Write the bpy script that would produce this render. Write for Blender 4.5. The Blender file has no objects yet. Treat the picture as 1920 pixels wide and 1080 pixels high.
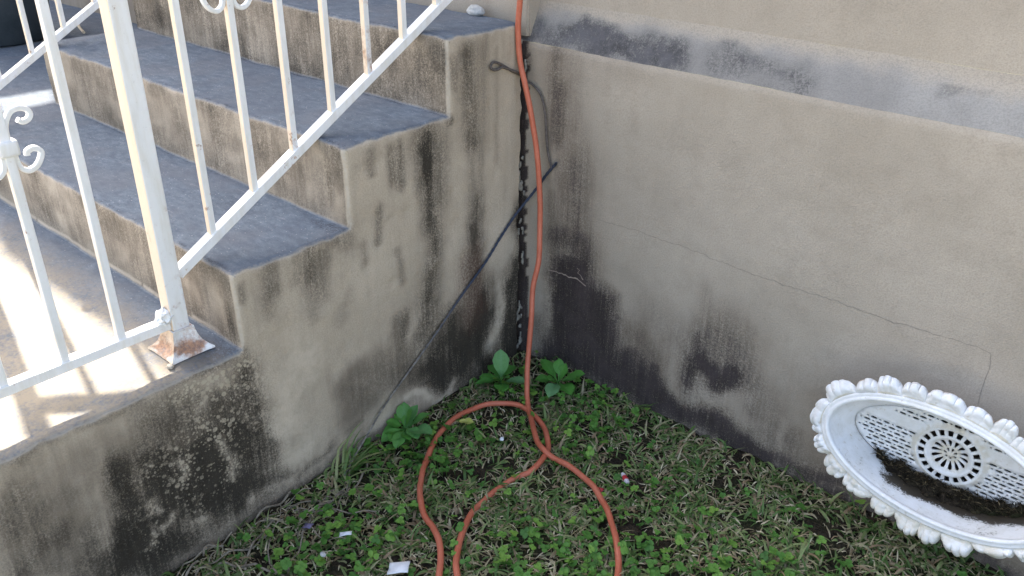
import bpy, bmesh, math, random
import numpy as np
from mathutils import Vector, Matrix, noise
from mathutils.geometry import delaunay_2d_cdt
random.seed(7); np.random.seed(7)
C = bpy.context.scene.collection
SC = bpy.context.scene
R = math.radians

# ------------------------------------------------------------------ camera, sky, sun, exposure
CX, CY, CZ, PITCH, ROLL, YAW, FPX = 1.35819, -1.61671, 0.9292, 1.08402, 0.01142, 0.71379, 1613.7
cam_d = bpy.data.cameras.new("camera"); cam = bpy.data.objects.new("camera", cam_d); C.objects.link(cam)
cam.matrix_world = Matrix.Translation((CX, CY, CZ)) @ Matrix.Rotation(YAW, 4, 'Z') @ Matrix.Rotation(PITCH, 4, 'X') @ Matrix.Rotation(ROLL, 4, 'Z')
cam_d.sensor_width = 36.0; cam_d.lens = 36.0 * FPX / 1920.0
cam_d.clip_start = 0.02; cam_d.clip_end = 500
SC.camera = cam
SUNV = Vector((-1.32, 0.306, 1.0)).normalized()          # towards the sun
EL = math.asin(SUNV.z)
world = bpy.data.worlds.new("World"); SC.world = world; world.use_nodes = True
wn = world.node_tree; bg = wn.nodes['Background']
sky = wn.nodes.new('ShaderNodeTexSky'); sky.sky_type = 'NISHITA'; sky.sun_disc = False
sky.sun_elevation = EL; sky.sun_rotation = math.atan2(SUNV.x, SUNV.y); sky.air_density = 1.0; sky.dust_density = 4.0; sky.ozone_density = 1.0
hs = wn.nodes.new('ShaderNodeHueSaturation'); hs.inputs['Saturation'].default_value = .82; wn.links.new(sky.outputs[0], hs.inputs['Color']); wn.links.new(hs.outputs[0], bg.inputs[0]); bg.inputs[1].default_value = 0.15
sun_d = bpy.data.lights.new("sun", 'SUN'); sun_d.energy = 5.0; sun_d.angle = R(0.53); sun_d.color = (1.0, 0.93, 0.82)
sun = bpy.data.objects.new("sun", sun_d); C.objects.link(sun)
sun.rotation_euler = SUNV.to_track_quat('Z', 'Y').to_euler(); sun.location = (-6, 2, 6)
SC.view_settings.view_transform = 'Standard'; SC.view_settings.look = 'None'
SC.view_settings.exposure = 2.12; SC.view_settings.gamma = 1.0
SC.render.engine = 'CYCLES'; SC.cycles.max_bounces = 8; SC.cycles.diffuse_bounces = 5

# ------------------------------------------------------------------ data: outlines of stains (metres on each wall), crack and cable paths
M_SIDE=[('s','D',0.75,0.0291,[(-0.343,0.341),(-0.35,0.305)]),
('s','D',0.95,0.0159,[(-0.343,0.285),(-0.346,0.231)]),
('s','D',0.62,0.0199,[(-0.344,0.227),(-0.346,0.132)]),
('s','D',0.62,0.0257,[(-0.338,0.129),(-0.331,0.06),(-0.345,-0.012),(-0.358,-0.077)]),
('s','D',0.45,0.0373,[(-0.309,0.318),(-0.315,0.179)]),
('s','D',0.4,0.0218,[(-0.375,0.341),(-0.373,0.204)]),
('s','D',0.48,0.0141,[(-0.448,0.34),(-0.45,0.253)]),
('s','D',0.5,0.0143,[(-0.425,0.335),(-0.43,0.232)]),
('s','D',0.4,0.0138,[(-0.506,0.347),(-0.506,0.294)]),
('s','D',0.5,0.0107,[(-0.494,0.213),(-0.504,0.128)]),
('s','D',0.35,0.0124,[(-0.452,0.086),(-0.438,-0.002)]),
('s','D',0.5,0.0294,[(-0.184,0.132),(-0.192,-0.005)]),
('s','D',0.55,0.0243,[(-0.194,0.066),(-0.193,-0.069)]),
('s','B',0.9,0.0352,[(-0.185,0.081),(-0.193,-0.097)]),
('s','D',0.3,0.0207,[(-0.209,0.294),(-0.201,0.154)]),
('s','D',0.3,0.0157,[(-0.171,0.285),(-0.172,0.137)]),
('s','D',0.4,0.03,[(-0.614,0.169),(-0.589,0.16)]),
('s','D',0.48,0.0181,[(-0.681,0.166),(-0.691,0.095)]),
('s','D',0.42,0.0243,[(-0.782,0.17),(-0.784,0.102)]),
('s','D',0.35,0.0343,[(-0.655,0.172),(-0.671,0.072)]),
('s','D',0.32,0.0291,[(-0.712,0.17),(-0.714,0.127)]),
('s','D',0.3,0.0166,[(-0.547,0.135),(-0.542,0.082)]),
('s','D',0.4,0.0108,[(-0.848,0.166),(-0.85,0.129)]),
('s','B',0.5,0.0674,[(-0.795,0.157),(-0.616,0.144)]),
('s','B',0.5,0.0464,[(-0.511,0.334),(-0.444,0.328)]),
('s','D',0.55,0.0277,[(-0.213,0.497),(-0.206,0.393),(-0.199,0.276)]),
('s','D',0.4,0.0196,[(-0.256,0.486),(-0.254,0.426)]),
('s','D',0.3,0.0383,[(-0.16,0.494),(-0.171,0.283)]),
('s','B',0.5,0.0632,[(-0.255,0.509),(-0.059,0.503)]),
('s','D',0.25,0.0131,[(-0.115,0.475),(-0.114,0.214)]),
('s','D',0.85,0.0281,[(-0.169,-0.137),(-0.173,-0.216)]),
('s','B',1,0.0421,[(-0.135,-0.156),(-0.135,-0.194),(-0.276,-0.183)]),
('s','D',0.7,0.0481,[(-0.177,-0.215),(-0.205,-0.257),(-0.254,-0.312),(-0.307,-0.33)]),
('s','D',0.6,0.0328,[(-0.276,-0.162),(-0.284,-0.211)]),
('s','D',0.55,0.0368,[(-0.358,-0.057),(-0.355,-0.123),(-0.376,-0.165)]),
('s','D',0.5,0.018,[(-0.436,-0.089),(-0.445,-0.139)]),
('s','D',0.4,0.0283,[(-0.459,-0.094),(-0.453,-0.171)]),
('p','D',0.52,0.0282,[(-0.332,-0.158),(-0.17,-0.228),(-0.206,-0.301),(-0.091,-0.396),(-0.028,-0.507),(-0.277,-0.426),(-0.353,-0.341),(-0.448,-0.281),(-0.42,-0.211),(-0.371,-0.193)]),
('p','B',0.85,0.0345,[(-0.508,-0.15),(-0.27,-0.185),(-0.163,-0.231),(-0.06,-0.453),(-0.277,-0.426),(-0.522,-0.328),(-0.666,-0.342),(-0.73,-0.366),(-0.779,-0.356),(-0.703,-0.31),(-0.646,-0.26),(-0.685,-0.152),(-0.594,-0.149)]),
('p','D',0.33,0.029,[(-0.519,-0.15),(-0.271,-0.217),(-0.276,-0.403),(-0.462,-0.306),(-0.531,-0.302),(-0.64,-0.295),(-0.668,-0.18),(-0.595,-0.158)]),
('s','D',0.5,0.0153,[(-0.684,-0.321),(-0.707,-0.338),(-0.78,-0.366)]),
('s','B',0.9,0.0328,[(-0.627,-0.271),(-0.63,-0.199),(-0.606,-0.172)]),
('s','B',0.8,0.0257,[(-0.437,-0.113),(-0.472,-0.127)]),
('s','B',0.7,0.0392,[(-0.561,-0.265),(-0.589,-0.333)]),
('s','D',0.35,0.013,[(-0.57,-0.302),(-0.632,-0.32)]),
('s','D',0.6,0.0224,[(-0.384,-0.325),(-0.274,-0.336)]),
('s','D',0.3,0.0334,[(-0.792,0.106),(-0.795,0.062)]),
('s','D',0.28,0.0347,[(-0.696,0.076),(-0.694,0.016)]),
('s','D',0.25,0.0287,[(-0.596,0.037),(-0.634,-0.046)]),
('s','L',1,0.0262,[(-0.092,-0.195),(-0.106,-0.256),(-0.149,-0.31)]),
('s','L',0.9,0.0165,[(-0.457,-0.33),(-0.421,-0.328),(-0.367,-0.367)]),
('s','L',0.9,0.0171,[(-0.282,-0.354),(-0.296,-0.387),(-0.349,-0.393)]),
('s','L',0.5,0.0183,[(-0.416,-0.137),(-0.428,-0.152)]),
('s','L',0.8,0.0732,[(-0.747,-0.112),(-0.801,-0.205),(-0.759,-0.277),(-0.813,-0.29)]),
('s','L',0.5,0.0584,[(-0.787,-0.004),(-0.706,-0.086)]),
('s','D',0.8,0.044,[(-0.149,-0.226),(-0.192,-0.291),(-0.15,-0.362),(-0.091,-0.438)]),
('s','D',0.6,0.0419,[(-0.245,-0.25),(-0.273,-0.308),(-0.351,-0.298)]),
('s','D',0.5,0.0272,[(-0.327,-0.181),(-0.35,-0.277)]),
('s','D',0.95,0.0393,[(-0.033,-0.208),(-0.03,-0.365),(-0.06,-0.453)]),
('s','D',0.9,0.0198,[(-0.019,0.044),(-0.024,0.015)]),
('s','D',0.55,0.0114,[(-0.027,0.015),(-0.025,-0.078)]),
('s','D',0.85,0.0204,[(-0.028,-0.087),(-0.037,-0.15),(-0.04,-0.218)]),
('s','D',1,0.0424,[(-0.04,-0.168),(-0.042,-0.298),(-0.016,-0.383),(0.013,-0.44)]),
('s','D',0.8,0.03,[(-0.072,-0.305),(-0.077,-0.386)]),
('s','L',0.6,0.0201,[(-0.105,-0.143),(-0.111,-0.218)]),
('p','D',0.78,0.0189,[(-1.138,-0.091),(-1.07,-0.102),(-1.016,-0.134),(-0.921,-0.116),(-0.874,-0.131),(-0.842,-0.224),(-0.832,-0.298),(-0.787,-0.337),(-0.856,-0.353),(-0.91,-0.364),(-1.012,-0.375),(-1.062,-0.385),(-1.129,-0.402),(-1.203,-0.344),(-1.183,-0.211),(-1.168,-0.121)]),
('p','D',0.5,0.0248,[(-1.103,-0.017),(-0.996,-0.026),(-0.858,-0.027),(-0.845,-0.136),(-0.878,-0.155),(-1.018,-0.143),(-1.118,-0.093)]),
('p','B',0.9,0.0346,[(-1.327,0.005),(-1.153,0.001),(-0.864,-0.004),(-0.837,-0.227),(-0.745,-0.364),(-1.065,-0.405),(-1.271,-0.356),(-1.393,-0.255)]),
('s','D',0.7,0.0287,[(-0.867,-0.052),(-0.859,-0.165),(-0.835,-0.285),(-0.851,-0.321)]),
('s','D',0.9,0.0486,[(-0.872,-0.218),(-0.872,-0.319),(-0.922,-0.31)]),
('s','D',0.8,0.0419,[(-1.051,-0.205),(-1.133,-0.288),(-1.177,-0.299)]),
('s','D',0.75,0.0338,[(-1.154,-0.111),(-1.138,-0.19),(-1.167,-0.248)]),
('p','P',0.9,0.0347,[(-1.021,-0.111),(-0.948,-0.003),(-0.862,-0.055),(-0.866,-0.146),(-0.925,-0.297),(-1.005,-0.334),(-1.044,-0.285),(-1.125,-0.251),(-1.103,-0.142)]),
('s','P',1,0.0333,[(-1.004,-0.022),(-0.883,-0.034)]),
('s','P',0.8,0.0284,[(-1.118,-0.299),(-1.125,-0.338)]),
('s','L',0.95,0.0177,[(-0.945,-0.175),(-0.935,-0.235),(-0.936,-0.268)]),
('s','L',0.9,0.0138,[(-1.036,-0.168),(-1.037,-0.199)]),
('s','L',0.95,0.015,[(-1.101,-0.215),(-1.111,-0.224),(-1.1,-0.252)]),
('s','L',1,0.0165,[(-1.066,-0.281),(-1.074,-0.303),(-1.093,-0.306)]),
('s','L',0.7,0.0094,[(-1.118,-0.288),(-1.125,-0.338)]),
('s','L',0.8,0.0079,[(-1.091,-0.14),(-1.092,-0.157)]),
('s','L',0.8,0.0137,[(-0.888,-0.356),(-0.904,-0.357)]),
('s','L',0.6,0.0156,[(-0.976,-0.061),(-0.983,-0.077)]),
('s','L',0.5,0.0268,[(-0.909,-0.046),(-0.953,-0.034)]),
('s','L',0.6,0.0193,[(-1.052,-0.33),(-1.012,-0.346)]),
('s','L',0.7,0.009,[(-1.048,-0.13),(-1.038,-0.134)]),
('s','L',0.3,0.0222,[(-0.988,-0.404),(-1.064,-0.398)]),
('s','L',0.5,0.0101,[(-0.789,-0.354),(-0.856,-0.359)]),
('s','D',0.4,0.0323,[(-0.831,-0.369),(-0.941,-0.396),(-1.086,-0.39)]),
('s','D',0.75,0.0292,[(-0.886,-0.276),(-0.911,-0.306)]),
('s','D',0.7,0.0306,[(-1.172,-0.314),(-1.203,-0.344)]),
('s','L',0.5,0.0134,[(-1.128,-0.102),(-1.118,-0.193)]),
('s','D',0.4,0.0289,[(-1.319,-0.071),(-1.319,-0.082)]),
('s','D',0.38,0.026,[(-1.296,-0.114),(-1.296,-0.126)]),
('s','D',0.42,0.0294,[(-1.34,-0.126),(-1.34,-0.137)]),
('s','D',0.42,0.0264,[(-1.301,-0.167),(-1.301,-0.179)]),
('s','D',0.3,0.0262,[(-1.244,-0.121),(-1.243,-0.132)]),
('s','D',0.45,0.0266,[(-1.268,-0.177),(-1.267,-0.189)]),
('s','D',0.45,0.0271,[(-1.228,-0.22),(-1.228,-0.232)]),
('s','D',0.5,0.0331,[(-1.235,-0.267),(-1.235,-0.279)]),
('s','D',0.42,0.0301,[(-1.335,-0.191),(-1.335,-0.203)]),
('s','D',0.4,0.0271,[(-1.295,-0.232),(-1.295,-0.244)]),
('s','D',0.5,0.028,[(-1.228,-0.309),(-1.228,-0.322)]),
('s','D',0.3,0.0202,[(-1.317,-0.036),(-1.317,-0.047)]),
('s','D',0.3,0.0186,[(-1.292,-0.043),(-1.292,-0.054)]),
('s','D',0.5,0.0268,[(-1.349,-0.22),(-1.35,-0.232)]),
('s','D',0.45,0.0277,[(-1.26,-0.29),(-1.259,-0.303)]),
('s','D',0.4,0.0256,[(-1.344,-0.09),(-1.344,-0.101)]),
('s','L',0.5,0.0178,[(-1.174,-0.06),(-1.192,-0.125),(-1.188,-0.197),(-1.203,-0.248)]),
('s','L',0.35,0.0149,[(-1.257,-0.038),(-1.252,-0.078)]),
('s','D',0.35,0.015,[(-1.326,0.007),(-1.189,0.006),(-0.991,0.004),(-0.864,0.001)])]
M_WALL=[('s','D',0.5,0.021,[(0.086,0.466),(0.086,0.372)]),
('s','D',0.56,0.0291,[(0.098,0.394),(0.097,0.271)]),
('s','D',0.26,0.0717,[(0.135,0.464),(0.153,0.252)]),
('s','D',0.35,0.0448,[(0.172,0.256),(0.182,0.184)]),
('s','D',0.56,0.0486,[(0.162,0.212),(0.168,-0.023)]),
('s','D',0.4,0.0278,[(0.088,0.104),(0.101,-0.056)]),
('s','D',0.4,0.0217,[(0.11,0.199),(0.122,0.091)]),
('s','D',0.2,0.0176,[(0.236,0.466),(0.236,0.39)]),
('s','D',0.16,0.0173,[(0.308,0.469),(0.32,0.339)]),
('s','D',0.2,0.0621,[(0.212,0.467),(0.337,0.451)]),
('s','D',0.3,0.0184,[(0.113,0.47),(0.113,0.274)]),
('s','B',0.5,0.0803,[(0.094,0.423),(0.137,0.061)]),
('s','D',0.12,0.0293,[(0.561,0.165),(0.56,0.119)]),
('s','D',0.14,0.0759,[(0.288,0.105),(0.508,0.169)]),
('s','D',0.14,0.0471,[(0.568,0.329),(0.597,0.262)]),
('s','D',0.4,0.0188,[(-0.011,0.476),(-0.0,0.438)]),
('s','B',0.35,0.0267,[(0.022,0.471),(0.017,0.41)]),
('p','D',1,0.0223,[(0.093,-0.062),(0.216,-0.032),(0.235,-0.087),(0.306,-0.102),(0.312,-0.169),(0.333,-0.246),(0.442,-0.256),(0.517,-0.308),(0.61,-0.306),(0.703,-0.337),(0.744,-0.365),(0.581,-0.385),(0.444,-0.409),(0.211,-0.388),(0.042,-0.399),(0.09,-0.301)]),
('s','D',0.7,0.0412,[(0.111,-0.005),(0.195,0.014),(0.206,-0.056)]),
('s','D',0.5,0.0389,[(0.066,-0.326),(0.056,-0.284)]),
('s','L',0.5,0.0131,[(0.084,-0.14),(0.093,-0.269)]),
('p','B',0.8,0.0354,[(0.304,-0.165),(0.402,-0.141),(0.459,-0.152),(0.508,-0.228),(0.531,-0.315),(0.449,-0.325),(0.341,-0.257)]),
('p','D',0.45,0.0301,[(0.304,-0.165),(0.396,-0.144),(0.442,-0.193),(0.501,-0.287),(0.431,-0.29),(0.341,-0.257)]),
('s','D',0.85,0.0267,[(0.539,-0.214),(0.531,-0.259)]),
('s','D',1,0.0288,[(0.568,-0.187),(0.609,-0.203),(0.645,-0.194),(0.611,-0.222)]),
('s','D',0.6,0.0209,[(0.548,-0.129),(0.548,-0.183)]),
('p','D',0.44,0.0309,[(0.54,-0.068),(0.596,-0.021),(0.672,-0.054),(0.696,-0.171),(0.66,-0.214),(0.552,-0.263),(0.527,-0.165)]),
('s','D',0.3,0.033,[(0.552,-0.013),(0.567,-0.083)]),
('s','D',0.25,0.0759,[(0.635,-0.044),(0.676,-0.154)]),
('p','B',0.6,0.032,[(0.528,-0.288),(0.601,-0.241),(0.683,-0.203),(0.721,-0.293),(0.693,-0.349),(0.575,-0.338)]),
('s','L',0.4,0.0399,[(0.569,-0.291),(0.666,-0.252),(0.673,-0.303)]),
('s','L',0.55,0.0299,[(0.477,-0.255),(0.501,-0.287)]),
('s','D',0.9,0.0324,[(0.613,-0.333),(0.656,-0.361),(0.707,-0.363),(0.746,-0.378)]),
('s','D',0.7,0.027,[(0.592,-0.322),(0.624,-0.313)]),
('s','D',0.45,0.0286,[(0.7,-0.195),(0.706,-0.273)]),
('s','D',0.38,0.0444,[(0.739,-0.217),(0.765,-0.34)]),
('s','D',0.6,0.029,[(0.769,-0.365),(0.839,-0.362),(0.936,-0.342)]),
('s','D',0.4,0.0392,[(0.803,-0.285),(0.848,-0.35)]),
('s','D',0.3,0.026,[(0.785,-0.248),(0.813,-0.314)]),
('s','D',0.1,0.0283,[(0.74,0.141),(0.751,0.139)]),
('s','D',0.3,0.0926,[(0.413,-0.11),(0.499,-0.156)]),
('s','B',0.35,0.1022,[(0.725,-0.095),(0.819,-0.311)]),
('s','L',0.5,0.0104,[(0.785,-0.248),(0.781,-0.331)]),
('s','B',0.5,0.0381,[(0.843,-0.167),(0.87,-0.284)]),
('s','D',0.7,0.0342,[(0.783,-0.409),(0.924,-0.392),(1.087,-0.377),(1.298,-0.379)]),
('s','B',1,0.0775,[(0.893,-0.363),(1.085,-0.371),(1.291,-0.355),(1.384,-0.348)]),
('s','D',0.5,0.0523,[(0.868,-0.362),(0.962,-0.338)])]
M_LEDGE=[('p','D',0.8,0.015,[(0.067,0.554),(0.152,0.564),(0.247,0.561),(0.293,0.551),(0.411,0.547),(0.443,0.481),(0.345,0.48),(0.247,0.486),(0.071,0.475)]),
('s','D',0.75,0.0214,[(0.023,0.559),(0.024,0.509),(-0.005,0.475)]),
('s','D',1,0.0112,[(0.199,0.489),(0.266,0.497),(0.325,0.49)]),
('s','D',0.5,0.0164,[(0.484,0.523),(0.498,0.505)]),
('s','D',0.55,0.0227,[(0.544,0.533),(0.6,0.522),(0.679,0.516),(0.695,0.509)]),
('s','D',0.45,0.0159,[(0.602,0.478),(0.686,0.474)]),
('s','D',0.4,0.0135,[(0.665,0.537),(0.683,0.488)]),
('s','D',0.4,0.0064,[(0.936,0.534),(0.968,0.551),(1.025,0.546)]),
('s','D',0.3,0.0465,[(0.402,0.525),(0.68,0.507)]),
('s','L',0.4,0.0112,[(0.526,0.469),(0.608,0.469),(0.831,0.474),(1.082,0.473)])]
CRACK=[(0.234, 0.086), (0.329, 0.092), (0.419, 0.091), (0.505, 0.089), (0.574, 0.084), (0.666, 0.081), (0.764, 0.081), (0.834, 0.082), (0.923, 0.078), (1.006, 0.081), (1.084, 0.084), (1.127, 0.085), (1.14, 0.081), (1.146, 0.051), (1.144, 0.028), (1.144, -0.011), (1.146, -0.035)]
CRACK2=[(0.084, -0.101), (0.107, -0.1), (0.131, -0.099), (0.155, -0.101), (0.182, -0.097), (0.198, -0.103), (0.21, -0.107)]
CRACK3=[(0.18, -0.065), (0.188, -0.069), (0.183, -0.077), (0.193, -0.082), (0.201, -0.092)]
CORD=[(0.012,-0.045,0.634),(0.011,-0.045,0.587),(0.008,-0.045,0.514),(0.014,-0.045,0.447),(0.032,-0.045,0.392),(0.054,-0.045,0.318),(0.076,-0.045,0.215),(0.088,-0.048,0.134),(0.101,-0.059,0.025),(0.113,-0.076,-0.041),(0.114,-0.096,-0.109),(0.129,-0.12,-0.189),(0.143,-0.146,-0.285),(0.165,-0.175,-0.336),(0.195,-0.206,-0.373),(0.247,-0.252,-0.373),(0.302,-0.302,-0.366),(0.345,-0.327,-0.366),(0.381,-0.328,-0.373),(0.438,-0.329,-0.373),(0.504,-0.345,-0.373),(0.568,-0.382,-0.373),(0.619,-0.425,-0.373),(0.657,-0.464,-0.373),(0.687,-0.5,-0.385),(0.727,-0.576,-0.385),(0.756,-0.668,-0.385),(0.747,-0.753,-0.385),(0.676,-0.817,-0.385),(0.541,-0.801,-0.378),(0.467,-0.743,-0.378),(0.435,-0.715,-0.378),(0.399,-0.667,-0.378),(0.357,-0.594,-0.388),(0.344,-0.529,-0.388),(0.344,-0.457,-0.388),(0.365,-0.387,-0.378),(0.351,-0.32,-0.378),(0.32,-0.279,-0.378),(0.268,-0.239,-0.378),(0.196,-0.218,-0.378),(0.135,-0.241,-0.378),(0.094,-0.319,-0.378),(0.099,-0.42,-0.378),(0.152,-0.526,-0.378),(0.191,-0.58,-0.378),(0.228,-0.62,-0.378),(0.285,-0.662,-0.378),(0.329,-0.677,-0.378),(0.379,-0.705,-0.378),(0.439,-0.769,-0.378),(0.488,-0.848,-0.378)]
WIRE=[(0.004,-0.0327,0.411),(0.006,-0.0646,0.426),(0.006,-0.1029,0.4478),(0.006,-0.129,0.4572),(0.007,-0.1411,0.4508),(0.008,-0.1348,0.4413),(0.008,-0.1163,0.4393),(0.008,-0.1014,0.4416),(0.009,-0.0719,0.4304),(0.01,-0.0417,0.4162),(0.0037,-0.012,0.3942),(0.0262,-0.008,0.3843),(0.0505,-0.008,0.3652),(0.0634,-0.008,0.332),(0.0701,-0.008,0.2864),(0.0753,-0.008,0.2397),(0.0852,-0.008,0.2032),(0.0918,-0.009,0.1882)]
ROPE=[(0.1064,-0.009,0.2044),(0.0763,-0.008,0.1671),(0.0409,-0.01,0.1151),(0.007,-0.0494,0.0463),(0.007,-0.1053,0.0026),(0.007,-0.1624,-0.0473),(0.007,-0.2523,-0.1094),(0.007,-0.3012,-0.1462),(0.007,-0.3399,-0.1759),(0.007,-0.4343,-0.2411),(0.007,-0.5259,-0.3043),(0.012,-0.5792,-0.3454),(0.025,-0.6338,-0.3736),(0.05,-0.6926,-0.3904)]
SUN_HOLE=[(0.014, 2.469), (0.198, 2.479), (0.178, 2.597), (0.01, 2.616)]
Y1, Y2, Y3, Z0, Z1, Z2, Z3 = -0.867, -0.5765, -0.273, 0.011, 0.18, 0.36, 0.531
XL = -1.41
GZ = -0.405

# ------------------------------------------------------------------ helpers
def tag(o, label=None, cat=None, group=None, kind=None):
    if label: o['label'] = label
    if cat: o['category'] = cat
    if group: o['group'] = group
    if kind: o['kind'] = kind
    return o
def empty(name, loc, label, cat, group=None, kind=None):
    o = bpy.data.objects.new(name, None); C.objects.link(o); o.location = loc; o.empty_display_size = .05
    return tag(o, label, cat, group, kind)
def link(name, me, mat=None, parent=None, smooth=True):
    o = bpy.data.objects.new(name, me); C.objects.link(o)
    if mat is not None:
        me.materials.clear()
        for m in (mat if isinstance(mat, (list, tuple)) else [mat]): me.materials.append(m)
    if smooth and len(me.polygons): me.polygons.foreach_set('use_smooth', [True]*len(me.polygons))
    if parent is not None:
        o.parent = parent; o.matrix_parent_inverse = Matrix.Translation(-Vector(parent.location))
    return o
def mesh(name, vs, fs, mat=None, parent=None, smooth=True):
    me = bpy.data.meshes.new(name); me.from_pydata([tuple(map(float, v)) for v in vs], [], fs); me.update()
    return link(name, me, mat, parent, smooth)
def bmobj(name, bm, mat=None, parent=None, smooth=True):
    me = bpy.data.meshes.new(name); bm.normal_update(); bm.to_mesh(me); bm.free()
    return link(name, me, mat, parent, smooth)
def tube(pts, rad, n=10, cap=True):
    """vertices/faces of a round tube along pts; rad is a number or a list"""
    pts = [Vector(p) for p in pts]; N = len(pts)
    if not hasattr(rad, '__len__'): rad = [rad]*N
    vs, fs = [], []; up = None
    for i, p in enumerate(pts):
        t = (pts[min(i+1, N-1)] - pts[max(i-1, 0)]).normalized()
        if up is None:
            up = Vector((0, 0, 1)) if abs(t.z) < .9 else Vector((1, 0, 0))
        a = t.cross(up).normalized(); b = a.cross(t).normalized(); up = b
        for k in range(n):
            th = 2*math.pi*k/n; vs.append(p + rad[i]*(math.cos(th)*a + math.sin(th)*b))
    for i in range(N-1):
        for k in range(n):
            fs.append((i*n+k, i*n+(k+1) % n, (i+1)*n+(k+1) % n, (i+1)*n+k))
    if cap:
        fs.append(tuple(range(n))); fs.append(tuple(reversed(range((N-1)*n, N*n))))
    return vs, fs
def spline(pts, step=.012):
    """Catmull-Rom through pts, resampled"""
    P = [np.array(p, float) for p in pts]; P = [2*P[0]-P[1]] + P + [2*P[-1]-P[-2]]; out = []
    for i in range(1, len(P)-2):
        L = np.linalg.norm(P[i+1]-P[i]); k = max(2, int(L/step))
        for j in range(k):
            t = j/k; a, b, c, d = P[i-1:i+3]
            out.append(.5*((2*b)+(-a+c)*t+(2*a-5*b+4*c-d)*t*t+(-a+3*b-3*c+d)*t**3))
    out.append(P[-2]); return out
def box_bm(bm, x0, x1, y0, y1, z0, z1, bev=0):
    r = bmesh.ops.create_cube(bm, size=1)
    for v in r['verts']:
        v.co = Vector((x0+(v.co.x+.5)*(x1-x0), y0+(v.co.y+.5)*(y1-y0), z0+(v.co.z+.5)*(z1-z0)))
    if bev:
        es = list({e for v in r['verts'] for e in v.link_edges})
        bmesh.ops.bevel(bm, geom=es, offset=bev, segments=2, profile=.6, affect='EDGES')
def bar(a, b, w, h=None, bev=.0015, axis=(1, 0, 0)):
    """square steel bar from a to b, with its first cross direction along axis"""
    h = h or w; a, b = Vector(a), Vector(b); L = (b-a).length; t = (b-a).normalized()
    u = (Vector(axis) - t*Vector(axis).dot(t)).normalized(); v = t.cross(u)
    bm = bmesh.new(); box_bm(bm, -w/2, w/2, -h/2, h/2, 0, L, bev)
    M = Matrix(((u.x, v.x, t.x, a.x), (u.y, v.y, t.y, a.y), (u.z, v.z, t.z, a.z), (0, 0, 0, 1)))
    bmesh.ops.transform(bm, matrix=M, verts=bm.verts); bmesh.ops.recalc_face_normals(bm, faces=bm.faces)
    return bm
def fbm(p, s, o=4): return noise.fractal(Vector(p)*s, 1.0, 2.0, o)

# ------------------------------------------------------------------ node helpers
class N:
    def __init__(s, name):
        s.m = bpy.data.materials.new(name); s.m.use_nodes = True; s.t = s.m.node_tree; s.n = s.t.nodes
        s.b = s.n['Principled BSDF']; s.pos = s.new('ShaderNodeNewGeometry').outputs['Position']
    def new(s, k): return s.n.new(k)
    def put(s, sock, v):
        if isinstance(v, bpy.types.NodeSocket): s.t.links.new(v, sock)
        elif v is not None:
            if hasattr(v, '__len__') and len(v) == 3 and len(sock.default_value) == 4: v = tuple(v)+(1,)
            sock.default_value = v
    def math(s, op, a, b=None, c=None, clamp=False):
        n = s.new('ShaderNodeMath'); n.operation = op; n.use_clamp = clamp
        s.put(n.inputs[0], a); s.put(n.inputs[1], b); s.put(n.inputs[2], c); return n.outputs[0]
    def add(s, a, b): return s.math('ADD', a, b)
    def mul(s, a, b): return s.math('MULTIPLY', a, b)
    def sub(s, a, b): return s.math('SUBTRACT', a, b)
    def map(s, sc, vec=None, loc=(0, 0, 0), rot=(0, 0, 0)):
        n = s.new('ShaderNodeMapping'); s.put(n.inputs[0], vec or s.pos); n.inputs['Scale'].default_value = sc
        n.inputs['Location'].default_value = loc; n.inputs['Rotation'].default_value = rot; return n.outputs[0]
    def noise(s, sc, vec=None, det=4, rough=.6, dist=0):
        n = s.new('ShaderNodeTexNoise'); s.put(n.inputs['Vector'], vec or s.pos); n.inputs['Scale'].default_value = sc
        n.inputs['Detail'].default_value = det; n.inputs['Roughness'].default_value = rough; n.inputs['Distortion'].default_value = dist
        return n.outputs['Fac']
    def voro(s, sc, vec=None, feat='F1', rnd=1):
        n = s.new('ShaderNodeTexVoronoi'); n.feature = feat; s.put(n.inputs['Vector'], vec or s.pos)
        n.inputs['Scale'].default_value = sc; n.inputs['Randomness'].default_value = rnd; return n
    def step(s, v, lo, hi, a=0., b=1.):
        n = s.new('ShaderNodeMapRange'); n.interpolation_type = 'SMOOTHSTEP'; s.put(n.inputs[0], v)
        n.inputs[1].default_value = lo; n.inputs[2].default_value = hi; n.inputs[3].default_value = a; n.inputs[4].default_value = b
        return n.outputs[0]
    def mix(s, f, a, b, mode='MIX'):
        n = s.new('ShaderNodeMix'); n.data_type = 'RGBA'; n.blend_type = mode; n.clamp_factor = True
        s.put(n.inputs[0], f); s.put(n.inputs[6], a); s.put(n.inputs[7], b); return n.outputs[2]
    def attr(s, name):
        n = s.new('ShaderNodeAttribute'); n.attribute_name = name; sp = s.new('ShaderNodeSeparateColor')
        s.t.links.new(n.outputs['Color'], sp.inputs[0]); return sp.outputs[0], sp.outputs[1], sp.outputs[2], n.outputs['Alpha']
    def bump(s, h, st=.3, d=.002, nrm=None):
        n = s.new('ShaderNodeBump'); s.put(n.inputs['Height'], h); n.inputs['Strength'].default_value = st
        n.inputs['Distance'].default_value = d; s.put(n.inputs['Normal'], nrm); return n.outputs[0]
    def out(s, col, rough=.8, nrm=None, spec=.5, metal=0):
        s.put(s.b.inputs['Base Color'], col); s.put(s.b.inputs['Roughness'], rough); s.put(s.b.inputs['Normal'], nrm)
        s.b.inputs['Specular IOR Level'].default_value = spec; s.b.inputs['Metallic'].default_value = metal; return s.m

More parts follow.
